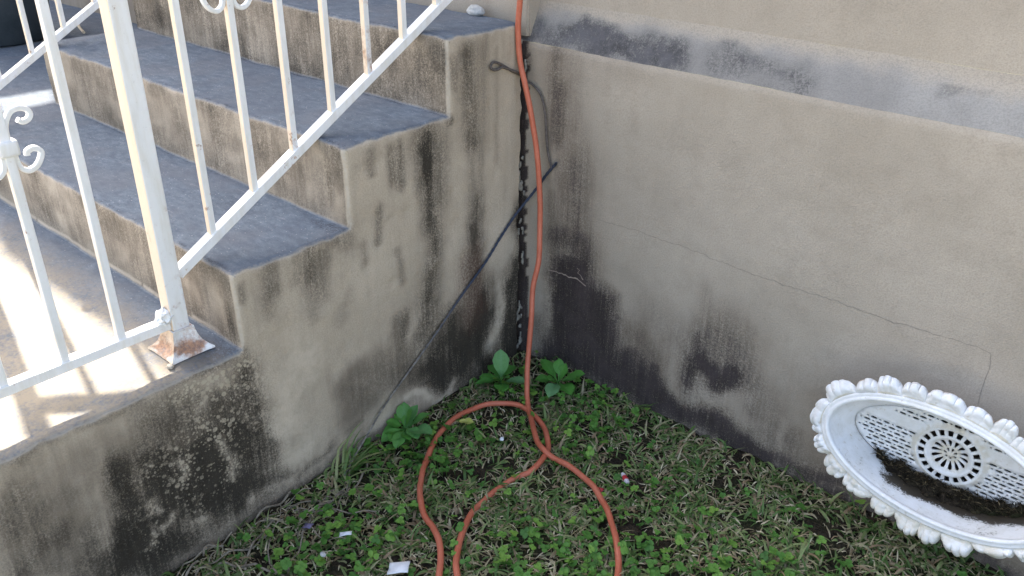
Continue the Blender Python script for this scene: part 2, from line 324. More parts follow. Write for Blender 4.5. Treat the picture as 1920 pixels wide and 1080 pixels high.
# ------------------------------------------------------------------ stains: outlines -> values on the vertices
def seg_dist(A, B, a, b):
    ab = (b[0]-a[0], b[1]-a[1]); L = ab[0]**2+ab[1]**2+1e-12
    t = np.clip(((A-a[0])*ab[0]+(B-a[1])*ab[1])/L, 0, 1)
    return np.hypot(A-a[0]-t*ab[0], B-a[1]-t*ab[1])
def NV(co, s):
    return np.array([noise.fractal(Vector(c)*s, 1.0, 2.0, 3) for c in co])
def stains(lst, A, B):
    # warp the outlines so that no edge is smooth
    P3 = [(a, b, 0.) for a, b in zip(A, B)]; w1 = NV(P3, 11); w2 = NV([(b+4, a, 2.) for a, b in zip(A, B)], 11); w3 = NV(P3, 45)
    A0, B0 = A, B; Ap, Bp = A+w1*.014+w3*.004, B+w2*.022; As, Bs = A+w1*.004+w3*.002, B+w2*.025
    out = np.zeros((len(A), 4)); ch = 'DBLP'
    for k, c, st, w, pts in lst:
        A, B = (Ap, Bp) if k == 'p' or c != 'D' else (As, Bs)
        n = len(pts); d = np.full(len(A), 9.)
        segs = [(pts[i], pts[i+1]) for i in range(n-1)] + ([(pts[-1], pts[0])] if k == 'p' else [])
        for a, b in segs: d = np.minimum(d, seg_dist(A, B, a, b))
        if k == 'p':
            ins = np.zeros(len(A), bool); j = n-1
            for i in range(n):
                (xi, yi), (xj, yj) = pts[i], pts[j]
                if yi != yj: ins ^= ((yi > B) != (yj > B)) & (A < (xj-xi)*(B-yi)/(yj-yi)+xi)
                j = i
            w2 = w*2.3; t = np.clip((np.where(ins, d, -d)+w2)/(2*w2), 0, 1)
        else:
            t = np.exp(-(d/(w*.95))**2) if c != 'D' else .62*np.exp(-(d/(w*.8))**2)+.42*np.exp(-(d/(w*2.1))**2)
        if c == 'D' and k == 's': st *= .88*(.62+.38*min(1, st/.6)) if st < .9 else 1
        v = st*t*t*(3-2*t) if k == 'p' else st*t
        i = ch.index(c); out[:, i] = 1-(1-out[:, i])*(1-v) if c in 'BL' else np.maximum(out[:, i], v)+.25*np.minimum(out[:, i], v)
    return np.clip(out, 0, 1)
def paint(o, fn):
    me = o.data; n = len(me.vertices); co = np.empty(n*3); me.vertices.foreach_get('co', co); co = co.reshape(-1, 3)
    at = me.attributes.new('stain_shade', 'FLOAT_COLOR', 'POINT'); at.data.foreach_set('color', fn(co).ravel().astype(np.float32))

# ------------------------------------------------------------------ materials
def plaster(name, c1, c2, dark, brown, tread=False, streak=.5, top=None):
    m = N(name); D, B, L, P = m.attr('stain_shade')
    n_big = m.noise(3.2, det=3); n_mid = m.noise(17, det=5, rough=.65); n_f = m.noise(150, det=3, rough=.7); n_ff = m.noise(300, det=3, rough=.75)
    st1 = m.noise(1, m.map((42, 42, 3.2)), det=5, rough=.7); st2 = m.noise(1, m.map((105, 105, 6)), det=4, rough=.7)
    col = m.mix(m.step(n_big, .3, .7), c1, c2)
    col = m.mix(m.mul(m.step(n_mid, .45, .75), .30), col, tuple(x*.72 for x in c1))
    if top:
        zz = m.new('ShaderNodeSeparateXYZ'); m.put(zz.inputs[0], m.pos)
        col = m.mix(m.step(m.add(zz.outputs['Z'], m.add(m.mul(m.sub(n_mid, .5), .05), m.mul(m.sub(n_big, .5), .06))), .528, .572), col, top)
    if streak: col = m.mix(m.mul(m.step(st1, .47, .78), streak*.5), col, brown)
    col = m.mix(m.mul(m.step(n_ff, .38, .70), .42), col, tuple(x*.62 for x in c1))
    col = m.mix(m.mul(m.step(n_ff, .52, .3), .0), col, c2)
    # brown film
    bn = m.add(m.mul(st1, .5), m.mul(n_mid, .5))
    bf = m.step(m.add(B, m.mul(m.sub(bn, .5), 1.5)), .15, 1.1)
    col = m.mix(m.mul(bf, m.mul(m.step(B, 0, .35), .72)), col, brown)
    if tread:
        sp3 = m.new('ShaderNodeSeparateXYZ'); m.put(sp3.inputs[0], m.pos); Y_, Z_ = sp3.outputs['Y'], sp3.outputs['Z']
        ry = m.math('ABSOLUTE', m.add(Y_, .205)); rz = m.math('ABSOLUTE', m.add(Z_, .10))
        red = m.mul(m.mul(m.step(m.add(ry, m.mul(m.sub(st1, .5), .10)), .075, .02), m.step(m.add(rz, m.mul(m.sub(n_mid, .5), .15)), .17, .05)), m.math('GREATER_THAN', sp3.outputs['X'], -.02))
    # lichen patches inside the mould
    vo = m.voro(60, m.map((1, 1, 1), m.pos)); sm = m.voro(120)
    spot = m.math('MAXIMUM', m.step(m.add(vo.outputs['Distance'], m.mul(n_mid, .45)), .60, .44), m.step(m.add(sm.outputs['Distance'], m.mul(n_mid, .9)), .80, .66))
    # mould and painted joint shade: mask broken up by streaky and fine noise
    br = m.add(m.add(m.mul(m.sub(st1, .5), .6), m.mul(m.sub(st2, .5), .95)), m.add(m.mul(m.sub(n_f, .5), 1.1), m.add(m.mul(m.sub(n_ff, .5), 1.1), m.mul(m.sub(n_mid, .5), .8))))
    gate = m.step(D, .03, .55); Lc = m.mul(L, 1.0)
    dd = m.sub(m.add(D, m.mul(br, gate)), m.mul(Lc, .75))
    dd = m.sub(dd, m.mul(m.mul(spot, P), .75))
    df = m.step(dd, .04, 1.0)
    dk = m.mix(m.step(n_mid, .35, .7), dark, tuple(x*2.2 for x in dark)); dk = m.mix(m.mul(m.step(n_f, .5, .75), .5), dk, tuple(x*.45 for x in brown))
    lc = m.mix(m.step(n_mid, .3, .8), tuple(x*1.08 for x in c2), tuple(x*.78 for x in c1))
    lch = m.mix(.35, lc, (.24, .23, .14, 1))
    col = m.mix(m.mul(m.step(m.add(L, m.mul(m.sub(n_f, .5), .8)), .3, .85), .8), col, lc)
    col = m.mix(m.mul(m.mul(spot, P), .8), col, lch)
    col = m.mix(m.mul(m.step(dd, -.35, .5), m.mul(m.step(D, .02, .3), .5)), col, tuple(x*.62 for x in brown))
    col = m.mix(m.mul(df, m.step(D, .0, .85, .38, .97)), col, dk)
    if tread:
        col = m.mix(m.mul(red, m.step(n_f, .3, .65, .25, .75)), col, (.085, .045, .032))
        nz = m.new('ShaderNodeSeparateXYZ'); m.put(nz.inputs[0], m.new('ShaderNodeNewGeometry').outputs['Normal'])
        up = m.step(m.add(nz.outputs['Z'], m.mul(m.sub(n_f, .5), .25)), .45, .8)
        tn = m.noise(1, m.map((30, 55, 55)), det=6, rough=.78)
        tc = m.mix(m.step(tn, .28, .74), (.088, .112, .146), (.19, .225, .268)); tc = m.mix(m.mul(m.step(n_mid, .42, .68), .40), tc, (.085, .105, .14)); tc = m.mix(m.mul(m.step(m.noise(5.5, det=2), .48, .62), .45), tc, (.15, .155, .175))
        tc = m.mix(m.mul(m.step(n_big, .35, .7), .45), tc, (.11, .125, .155))
        pit = m.step(m.add(m.voro(85).outputs['Distance'], m.mul(n_mid, .3)), .2, .3)
        tc = m.mix(m.mul(m.sub(1., pit), .7), tc, (.40, .41, .43)); tc = m.mix(m.mul(m.step(m.noise(1, m.map((9, 70, 70)), det=5, rough=.75), .58, .72), .45), tc, (.27, .29, .32))
        tc = m.mix(m.mul(m.step(n_ff, .4, .75), .45), tc, (.07, .073, .085))
        tc = m.mix(m.mul(df, .8), tc, (.03, .033, .045))
        edge = m.mul(m.step(nz.outputs['Z'], .3, .6), m.step(nz.outputs['Z'], .985, .8))
        sy = m.new('ShaderNodeSeparateXYZ'); m.put(sy.inputs[0], m.pos); low = m.math('LESS_THAN', sy.outputs['Z'], .03); sunlit_dust = m.mul(low, m.step(sy.outputs['Y'], -.86, -1.02))
        tc = m.mix(m.mul(sunlit_dust, m.step(m.add(m.mul(n_f, .5), m.mul(n_mid, .5)), .3, .6)), tc, (.27, .235, .185))  # dusty tan, painted lighter across the sunlit part of the landing
        vc = m.mul(m.step(nz.outputs['X'], .25, .55), m.step(nz.outputs['X'], .97, .8)); col = m.mix(m.mul(m.mul(vc, m.step(n_f, .3, .6)), .5), col, (.52, .48, .41))
        col = m.mix(up, col, tc)
        col = m.mix(m.mul(edge, m.mul(m.step(n_f, .35, .6), .55)), col, (.30, .29, .27))
        h = m.add(m.mul(n_f, .6), m.mul(n_ff, .7))
    else:
        h = m.add(m.mul(n_f, .35), m.mul(n_ff, .7))
    return m.out(col, .93, m.bump(h, .5, .0022), spec=.25)
M_stairs = plaster('stair_render', (.455, .385, .30), (.55, .475, .38), (.018, .0155, .012), (.19, .155, .12), tread=True, streak=.4)
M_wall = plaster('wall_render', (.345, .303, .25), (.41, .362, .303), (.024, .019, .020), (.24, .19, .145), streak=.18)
M_ledge = plaster('ledge_render', (.235, .225, .215), (.32, .308, .292), (.045, .044, .048), (.26, .25, .24), streak=.0, top=(.385, .34, .285))

def paint_metal():
    m = N('white_enamel'); n1 = m.noise(9, m.map((6, 6, 1)), det=4); n2 = m.noise(140, det=4, rough=.7); n3 = m.noise(38, det=5, rough=.7)
    col = m.mix(m.step(n1, .4, .7), (.78, .79, .80), (.71, .705, .68))
    rust = m.step(m.add(m.mul(n3, .7), m.mul(m.noise(5, det=2), .5)), .70, .76)
    A, B, L, P = m.attr('stain_shade')
    gn = m.new('ShaderNodeSeparateXYZ'); m.put(gn.inputs[0], m.new('ShaderNodeNewGeometry').outputs['True Normal']); B = m.mul(B, m.step(gn.outputs['Y'], -.25, -.8, .15, 1.5))
    rr = m.step(m.add(A, m.mul(m.sub(n3, .5), 1.3)), .35, .8)
    col = m.mix(m.mul(m.step(m.add(B, m.mul(m.sub(n1, .5), 1.2)), .2, .85), .75), col, (.72, .53, .34))
    col = m.mix(m.mul(m.math('MAXIMUM', m.mul(rust, .8), rr), .9), col, m.mix(m.step(n2, .35, .65), (.42, .19, .075), (.17, .08, .045)))
    col = m.mix(m.mul(m.step(n2, .62, .72), .25), col, (.4, .38, .34))
    return m.out(col, m.mix(.5, (.35,)*3, n2), m.bump(m.add(n3, n2), .25, .0012), spec=.5)
M_enamel = paint_metal()
def simple(name, c1, c2, sc=30, rough=.8, bs=.4, bd=.002, spec=.4, fine=200):
    m = N(name); a = m.noise(sc, det=5, rough=.65); b = m.noise(fine, det=3)
    col = m.mix(m.step(m.add(m.mul(a, .7), m.mul(b, .3)), .35, .65), c1, c2)
    return m.out(col, rough, m.bump(m.add(a, b), bs, bd), spec=spec)
M_cord = simple('cord_rubber', (.42, .105, .055), (.50, .15, .09), 14, .55, .1, .0005)
M_wire = simple('rusty_wire', (.06, .052, .048), (.13, .11, .10), 120, .7)
def rope_mat():
    m = N('rope'); n = m.noise(60, det=5); z = m.new('ShaderNodeSeparateXYZ'); m.put(z.inputs[0], m.pos)
    dirt = m.step(m.add(z.outputs['Z'], m.mul(m.sub(n, .5), .12)), -.06, -.30)
    col = m.mix(n, (.012, .018, .035), (.04, .055, .095))
    col = m.mix(dirt, col, m.mix(m.step(n, .35, .65), (.09, .082, .074), (.26, .235, .20)))
    return m.out(col, .75, m.bump(n, .4, .001))
M_rope = rope_mat()
def soil_mat():
    m = N('soil'); a = m.noise(30, det=6, rough=.7); b = m.noise(170, det=4, rough=.7); v = m.voro(140)
    col = m.mix(m.step(a, .35, .65), (.018, .014, .010), (.06, .046, .031)); col = m.mix(m.mul(m.step(b, .55, .75), .5), col, (.13, .105, .07))
    col = m.mix(m.mul(m.step(m.noise(7, det=3), .45, .62), .5), col, (.03, .042, .014))
    return m.out(col, .95, m.bump(m.add(b, m.mul(v.outputs['Distance'], .8)), 1, .008), spec=.15)
M_soil = soil_mat()
def leafmat(name, cols, rough=.55, trans=.25, spec=.35):
    """per-leaf colour from the 'tint' attribute, broken up by noise"""
    m = N(name); at = m.new('ShaderNodeAttribute'); at.attribute_name = 'tint'; r = m.new('ShaderNodeValToRGB'); r.color_ramp.interpolation = 'LINEAR'
    e = r.color_ramp.elements
    while len(e) < len(cols): e.new(.5)
    for i, (p, c) in enumerate(cols): e[i].position = p; e[i].color = c+(1,)
    m.t.links.new(at.outputs['Fac'], r.inputs[0])
    n = m.noise(220, det=3); col = m.mix(m.mul(m.step(n, .4, .75), .35), r.outputs[0], m.mix(1, r.outputs[0], (.55, .6, .5), 'MULTIPLY'))
    m.out(col, rough, m.bump(n, .2, .0006), spec=spec)
    if trans:
        tr = m.new('ShaderNodeBsdfTranslucent'); m.put(tr.inputs[0], col); mx = m.new('ShaderNodeMixShader'); mx.inputs[0].default_value = trans
        m.t.links.new(m.b.outputs[0], mx.inputs[1]); m.t.links.new(tr.outputs[0], mx.inputs[2])
        m.t.links.new(mx.outputs[0], m.n['Material Output'].inputs[0])
    return m.m
M_grass = leafmat('grass_blades', [(0, (.05, .095, .024)), (.3, (.085, .155, .038)), (.55, (.13, .21, .065)), (.72, (.26, .30, .12)), (.86, (.42, .37, .24)), (1, (.28, .20, .12))])
M_clover = leafmat('clover_leaves', [(0, (.055, .15, .03)), (.5, (.095, .235, .04)), (1, (.20, .36, .06))])
M_thatch = leafmat('dry_thatch', [(0, (.17, .14, .08)), (.5, (.40, .34, .21)), (1, (.64, .57, .40))], rough=.85, trans=.1, spec=.15)
M_weed = leafmat('weed_leaves', [(0, (.055, .18, .035)), (.5, (.09, .27, .045)), (1, (.15, .32, .14))], rough=.5)
M_root = simple('dry_runner', (.14, .115, .085), (.30, .26, .20), 60, .9)
M_paper = simple('white_paper', (.62, .64, .68), (.74, .75, .78), 20, .7, .2)
M_red = simple('red_print', (.35, .02, .03), (.45, .04, .05), 60, .5)
M_clear = simple('pale_foil', (.42, .40, .46), (.62, .6, .64), 60, .35)
M_stone = simple('pale_stone', (.34, .35, .35), (.5, .5, .49), 40, .85)
M_pot = simple('pot_plastic', (.030, .043, .055), (.05, .065, .08), 12, .6)
M_yleaf = simple('yellow_leaf_skin', (.28, .32, .06), (.40, .42, .12), 90, .6)
M_mortar = simple('mortar', (.20, .19, .165), (.33, .31, .27), 80, .95, .8, .003)
M_crack = simple('crack_dirt', (.19, .165, .14), (.26, .23, .2), 60, .95)
M_crackl = simple('crack_edge', (.25, .20, .17), (.36, .30, .26), 60, .95)
M_roof = simple('roof_sheet', (.3, .3, .3), (.36, .36, .36), 8, .6)
M_yard = simple('yard_grass', (.10, .12, .04), (.22, .2, .11), 3, .95, .6, .02, .1)
M_bounce = simple('bounce_paving', (.42, .37, .30), (.52, .47, .39), 6, .9)  # unseen paving added to bounce warm sunlight onto the walls

# ------------------------------------------------------------------ the staircase
def resample(prof, step, lim=None):
    out = [prof[0]]
    for a, b in zip(prof, prof[1:]):
        L = math.dist(a, b); k = max(1, int(round(L/step)))
        for j in range(1, k+1): out.append((a[0]+(b[0]-a[0])*j/k, a[1]+(b[1]-a[1])*j/k))
    return out
def rounded(pts, r, n=3):
    out = [pts[0]]
    for i in range(1, len(pts)-1):
        p, a, b = map(lambda q: Vector(q+(0,)), (pts[i], pts[i-1], pts[i+1])); u = (a-p).normalized(); v = (b-p).normalized()
        rr = r[i] if hasattr(r, '__len__') else r
        if rr == 0: out.append(pts[i]); continue
        for k in range(n+1):
            t = k/n; q = (p+u*rr)*(1-t)**2 + p*2*t*(1-t) + (p+v*rr)*t*t; out.append((q.x, q.y))
    out.append(pts[-1]); return out
def wob(co, amp, s):
    v = Vector(co); return Vector((fbm(v, s), fbm(v+Vector((7, 3, 1)), s), fbm(v+Vector((1, 9, 5)), s)))*amp
def stair_mesh():
    st = .009; br = .011
    corner = [(-3.2, Z0), (Y1, Z0), (Y1, Z1), (Y2, Z1), (Y2, Z2), (Y3, Z2), (Y3, Z3), (-.026, Z3)]
    prof = rounded(corner, [0, 0, br, 0, br, 0, br, 0])
    near = [(y, z) for y, z in prof]
    prof = resample([q for q in near if q[0] > -3.1] and [(-1.75, Z0)] + near[1:], st)
    n = len(prof); nor = []
    for i in range(n):
        a, b = prof[max(i-1, 0)], prof[min(i+1, n-1)]; d = Vector((b[0]-a[0], b[1]-a[1])).normalized(); nor.append(Vector((-d[1], d[0])))
    xs = [XL + (0-br-XL)*i/150 for i in range(151)]
    vs, fs = [], []; rows = []
    for x in xs: rows.append([(x, y, z) for y, z in prof])
    for k in range(1, 5):
        t = k/4*math.pi/2; x = -br+br*math.sin(t); off = br*(1-math.cos(t))
        rows.append([(x, y-nor[i][0]*off, z-nor[i][1]*off) for i, (y, z) in enumerate(prof)])
    for row in rows: vs += row
    for i in range(len(rows)-1):
        for j in range(n-1): a = i*n+j; fs.append((a, a+1, a+n+1, a+n))
    # side wall inside the inset outline
    last = rows[-1]; bnd = [(q[1], q[2]) for q in last]
    yR, yL, zB = bnd[-1][0], bnd[0][0], -.62
    down = [(yR, bnd[-1][1] + (zB-bnd[-1][1])*k/100) for k in range(1, 101)]
    bot = [(yR+(yL-yR)*k/150, zB) for k in range(1, 151)]; up = [(yL, zB+(bnd[0][1]-zB)*k/60) for k in range(1, 60)]
    loop = bnd+down+bot+up
    P2 = [Vector(q) for q in loop]; E2 = [(i, (i+1) % len(loop)) for i in range(len(loop))]
    A = np.array(loop)
    gy = np.arange(yL+st, yR-st*.4, st); gz = np.arange(zB+st, Z3, st)
    for iy, y in enumerate(gy):
        for z in gz:
            top = max([Z0 if y < Y1 else Z1 if y < Y2 else Z2 if y < Y3 else Z3])-br
            # keep clear of the outline
            tt = min(top, (Z0 if y-.006 < Y1 else Z1 if y-.006 < Y2+br else Z2 if y-.006 < Y3+br else Z3)-br) if True else top
            if y < Y1+br: tt = Z0-br
            elif y < Y2+br: tt = Z1-br
            elif y < Y3+br: tt = Z2-br
            else: tt = Z3-br
            if z < tt-.004 and y < yR-.004: P2.append(Vector((y+random.uniform(-.001, .001), z+random.uniform(-.001, .001))))
    r = delaunay_2d_cdt(P2, E2, [], 1, 1e-6)
    base = len(vs); vs += [(0., q.x, q.y) for q in r[0]]; fs += [tuple(base+i for i in f) for f in r[2]]
    # left end of the flight
    me = bpy.data.meshes.new('stairs'); me.from_pydata(vs, [], fs); bm = bmesh.new(); bm.from_mesh(me)
    bmesh.ops.remove_doubles(bm, verts=bm.verts, dist=.0004)
    for v in bm.verts:
        c = v.co.copy(); v.co = c + wob(c, .0026, 7) + wob(c, .0010, 45)
        ed = min(abs(c.z-Z0)+abs(c.x), *(abs(c.y-yy)+abs(c.z-zz) for yy, zz in ((Y1, Z1), (Y2, Z2), (Y3, Z3))), *(abs(c.z-zz)+abs(c.x) for zz in (Z1, Z2, Z3)))
        if c.y > -.05 and c.x > -.03: v.co.y += .007*fbm(c, 26, 3)*(1-abs(c.y+.026)/.03 if abs(c.y+.026) < .03 else 0)
        if ed < .022: v.co += wob(c, .0035, 28)*(1-ed/.022)
        # worn, slightly chipped edges
    bm.normal_update(); bmesh.ops.recalc_face_normals(bm, faces=bm.faces)
    f0 = max(bm.faces, key=lambda f: f.calc_center_median().x if f.normal.length else -9)
    if f0.normal.x < 0: bmesh.ops.reverse_faces(bm, faces=bm.faces)
    bm.normal_update(); return bm
bm = stair_mesh()
nrm = {tuple(round(c, 5) for c in v.co): v.normal.copy() for v in bm.verts}
def classify(f):
    n = f.normal; c = f.calc_center_median()
    if n.x > .6 or (c.x > -.0005): return 'side_wall', 0
    if n.z > .55: return 'tread', (0 if c.z < .1 else 1 if c.z < .27 else 2 if c.z < .45 else 3)
    return 'riser', (1 if c.z < Z1-.004 or c.z < .17 else 2 if c.z < .35 else 3)
groups = {}
for f in bm.faces: groups.setdefault(classify(f), []).append(f)
stairs = empty('concrete_stairs', (0, -.6, GZ), 'weathered concrete stairs with grey treads and mould streaked beige side', 'stairs')
Tmask = [('s', 'D', .62, .03, [(Y2, .0), (Y2, .06)])]
def fn_stair(co):
    m = stains(M_SIDE, co[:, 1], co[:, 2]); m[:, 0] = np.clip(m[:, 0]*1.15, 0, 1); side = np.clip(1-np.abs(co[:, 0])/.02, 0, 1)[:, None]; m *= side
    x, y, z = co.T; D = m[:, 0]
    # dirt lines along the foot of each riser, dark corners, stains on the risers
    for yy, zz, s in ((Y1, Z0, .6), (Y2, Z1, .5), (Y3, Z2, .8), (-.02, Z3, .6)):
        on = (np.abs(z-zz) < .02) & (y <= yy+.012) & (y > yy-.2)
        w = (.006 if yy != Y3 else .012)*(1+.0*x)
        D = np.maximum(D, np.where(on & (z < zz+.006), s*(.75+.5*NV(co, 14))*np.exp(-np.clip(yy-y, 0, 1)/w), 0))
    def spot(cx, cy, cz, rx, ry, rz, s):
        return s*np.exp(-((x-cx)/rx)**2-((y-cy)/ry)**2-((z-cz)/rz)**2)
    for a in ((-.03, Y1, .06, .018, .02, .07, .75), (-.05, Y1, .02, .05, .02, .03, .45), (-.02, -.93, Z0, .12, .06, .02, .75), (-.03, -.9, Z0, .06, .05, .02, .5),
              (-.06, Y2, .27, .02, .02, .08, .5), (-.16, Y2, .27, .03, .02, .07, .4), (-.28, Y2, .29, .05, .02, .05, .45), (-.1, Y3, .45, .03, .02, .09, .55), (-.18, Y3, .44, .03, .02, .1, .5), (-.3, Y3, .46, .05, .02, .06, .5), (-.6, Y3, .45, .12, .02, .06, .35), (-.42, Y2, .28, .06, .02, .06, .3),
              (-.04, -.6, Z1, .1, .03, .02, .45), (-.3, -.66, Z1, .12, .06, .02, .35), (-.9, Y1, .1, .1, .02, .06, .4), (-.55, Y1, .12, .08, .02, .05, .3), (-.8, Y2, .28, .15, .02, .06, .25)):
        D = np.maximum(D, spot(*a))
    m[:, 0] = np.clip(D, 0, 1)
    ris = ((z > Z0+.01) & (x < -.008) & ((np.abs(y-Y1) < .012) | (np.abs(y-Y2) < .012) | (np.abs(y-Y3) < .012)))
    nz_ = NV(co, 9); bs = (z < -.33) & (x > -.01); m[:, 0] = np.maximum(m[:, 0], np.where(bs, (.62+.5*nz_)*np.exp(-np.clip(z+.415-.03*(y > -.6)*0, 0, 1)/.035), 0)); m[:, 1] = np.maximum(m[:, 1], np.where(bs, .9*np.exp(-np.clip(z+.40, 0, 1)/.06), 0)); m[:, 1] = np.maximum(m[:, 1], np.where(ris, .5, 0)); m[:, 0] = np.maximum(m[:, 0], np.where(ris, .30+.14*(y > -.4)+.30*np.clip(nz_, -.5, 1), 0)); return m
for (kind, k), fl in sorted(groups.items()):
    idx = {}; vs, fs, ns = [], [], []
    for f in fl:
        t = []
        for v in f.verts:
            if v.index not in idx: idx[v.index] = len(vs); vs.append(tuple(v.co)); ns.append(tuple(v.normal))
            t.append(idx[v.index])
        fs.append(t)
    nm = kind if not (kind == 'tread' and k == 0) else 'landing_slab'
    o = mesh(nm, vs, fs, M_stairs, stairs); o.data.normals_split_custom_set_from_vertices(ns); paint(o, fn_stair)
bm.free()
# left end wall of the two upper steps and the solid behind
b = bmesh.new(); lp = [(Y2+.004, Z1-.1), (Y2+.004, Z2-.006), (Y2+.014, Z2-.001), (Y3, Z2-.001), (Y3+.004, Z3-.006), (Y3+.014, Z3-.001), (-.027, Z3-.001), (-.027, Z1-.1)]
b.faces.new([b.verts.new((XL+.0005, y, z)) for y, z in reversed(lp)]); b.normal_update(); bmesh.ops.triangulate(b, faces=b.faces, ngon_method='EAR_CLIP')
o = bmobj('end_wall', b, M_stairs, stairs, False); paint(o, lambda co: np.tile([0, .4, 0, 0], (len(co), 1)))
b = bmesh.new(); box_bm(b, -1.40, -.03, -.10, -.030, -.6, Z3-.03); o = bmobj('core', b, M_mortar, stairs, False)
# broken mortar in the joint between stairs and house
vs, fs = [], []; hz = .0025
for i in range(int((.50+.42)/hz)):
    z = -.42+i*hz
    for j in range(8):
        u = j/8*1.0; nv = noise.noise(Vector((u*1.1+3, 0, z*16)))*.9 + noise.noise(Vector((u*3.2, 4, z*60)))*.6
        thr = .42 if z > -.06 else .26
        if z > .40: thr = .22
        if nv > thr:
            q = lambda uu, zz: (-.004+.003*uu, -.027+uu*.027, zz)
            k = len(vs); vs += [q(u, z), q(u+.125, z), q(u+.125, z+hz), q(u, z+hz)]; fs.append((k, k+1, k+2, k+3))
b = bmesh.new(); me = bpy.data.meshes.new('t'); me.from_pydata(vs, [], fs); b.from_mesh(me); bmesh.ops.remove_doubles(b, verts=b.verts, dist=.0003)
for v in b.verts: v.co += wob(v.co, .0018, 70)
b.verts.index_update(); b.faces.index_update()
b.faces.ensure_lookup_table(); seen = set()
for f0 in b.faces:
    if f0.index in seen: continue
    st_ = [f0]; isl = []; seen.add(f0.index)
    while st_:
        f = st_.pop(); isl.append(f)
        for e in f.edges:
            for g in e.link_faces:
                if g.index not in seen: seen.add(g.index); st_.append(g)
    if len(isl) < 5: continue
    ix = {}; vv, ff = [], []
    for f in isl:
        t = []
        for v in f.verts:
            if v.index not in ix: ix[v.index] = len(vv); vv.append(tuple(v.co))
            t.append(ix[v.index])
        ff.append(t)
    o = mesh('mortar', vv, ff, M_mortar, stairs); sm = o.modifiers.new('s', 'SOLIDIFY'); sm.thickness = .004; sm.offset = -1
b.free()

# patio and lower landing to the left of the flight
def grid(name, x0, x1, nx, prof, mat, parent=None, amp=.002, fn=None):
    vs = []; n = len(prof)
    for i in range(nx+1):
        x = x0+(x1-x0)*i/nx
        for y, z in prof: c = Vector((x, y, z)); vs.append(c+wob(c, amp, 6))
    fs = [(i*n+j, i*n+j+1, (i+1)*n+j+1, (i+1)*n+j) for i in range(nx) for j in range(n-1)]
    o = mesh(name, vs, fs, mat, parent)
    o.data.flip_normals() if o.data.polygons[0].normal.z < 0 or (abs(o.data.polygons[0].normal.z) < .1 and o.data.polygons[0].normal.y > 0) else None
    paint(o, fn or (lambda co: np.tile([0, .2, 0, 0], (len(co), 1)))); return o
pp = resample(rounded([(-3.2, Z0), (Y1, Z0), (Y1, Z1), (.215, Z1)], [0, 0, .011, 0]), .03)
o = grid('patio', -4.6, XL-.0005, 60, pp, M_stairs); tag(o, kind='structure')
pp = resample([(-3.2, Z0), (-1.75, Z0)], .05)
o = grid('landing', XL-.0005, 0, 30, pp, M_stairs, fn=lambda co: np.tile([0, 0, 0, 0], (len(co), 1))); tag(o, kind='structure')
b = bmesh.new(); box_bm(b, XL, -.002, -3.2, -1.752, -.6, Z0-.004); o = bmobj('landing_base', b, M_stairs, None, False)
paint(o, lambda co: np.tile([0, .6, 0, 0], (len(co), 1))); tag(o, kind='structure')

# ------------------------------------------------------------------ the house
house = empty('house', (1.0, .3, GZ), 'beige rendered house wall with sloping ledge and black mould rising from the lawn', 'house')
ZL, ZT, YT = .479, .563, .043
def wallgrid(name, xs, prof, mat, fn, amp=.002):
    vs = []; n = len(prof)
    for x in xs:
        for y, z in prof: c = Vector((x, y, z)); vs.append(c+wob(c, amp, 5)+wob(c, .0005, 40))
    fs = [(i*n+j, (i+1)*n+j, (i+1)*n+j+1, i*n+j+1) for i in range(len(xs)-1) for j in range(n-1)]
    o = mesh(name, vs, fs, mat, house); paint(o, fn); return o
xs = [-.06+i*.009 for i in range(int(2.0/.009))] + [2.0+i*.1 for i in range(40)]
def nrmfix(co, me): pass
wp_ = resample([(0, -.6), (0, ZL-.010)], .009) + [(.0006, ZL-.006), (.002, ZL-.001), (.004, ZL+.004)]
def fn_wall(co):
    m = stains(M_WALL, co[:, 0], co[:, 2]); m[:, 0] = np.maximum(m[:, 0], np.where(co[:, 0] < .003+np.clip(NV(co, 30), -.3, 1)*.012+np.clip(-.02-co[:, 2], 0, .3)*.06, 1., 0)); m[:, 2] *= (co[:, 0] > .002); m[:, 0] = np.maximum(m[:, 0], np.where(co[:, 0] > .02, .75*np.exp(-np.clip(co[:, 2]+.40, 0, 1)/.03), 0)); return m  # black beside the joint paints in its shade, along with mould
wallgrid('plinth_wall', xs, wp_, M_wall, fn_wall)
lp_ = [(.004, ZL+.004)] + resample([(.0065, ZL+.009), (YT-.008, ZT-.014)], .009) + [(YT-.004, ZT-.006), (YT-.0015, ZT+.003), (YT, ZT+.014)]
wallgrid('ledge', xs, lp_, M_ledge, lambda co: stains(M_LEDGE, co[:, 0], ZL+(co[:, 2]-ZL)*.5+.02) if 0 else led(co)) if False else None
def led(co):
    # the outlines were traced where they meet the plane y = .015
    m = stains(M_LEDGE, co[:, 0], co[:, 2]+(0.015-co[:, 1])*-.55); nz_ = NV(co, 12)
    m[:, 0] = np.clip(np.maximum(m[:, 0], (.55+.5*nz_)*np.clip(1.1-co[:, 0]/.75, 0, 1))+.18*nz_*(m[:, 0] > .1), 0, 1)*np.clip((ZT-.004+.02*nz_-co[:, 2])/.022, 0, 1); return m
wallgrid('ledge', xs, lp_, M_ledge, led, .0025)
up_ = resample([(YT, ZT+.014), (YT, 1.0)], .012) + resample([(YT, 1.0), (YT, 3.2)], .1)[1:]
def fn_up(co):
    m = np.zeros((len(co), 4)); m[:, 1] = .25*np.exp(-(co[:, 2]-ZT)/.08)*(co[:, 0] > .4); return m
wallgrid('upper_wall', xs, up_, M_wall, fn_up)
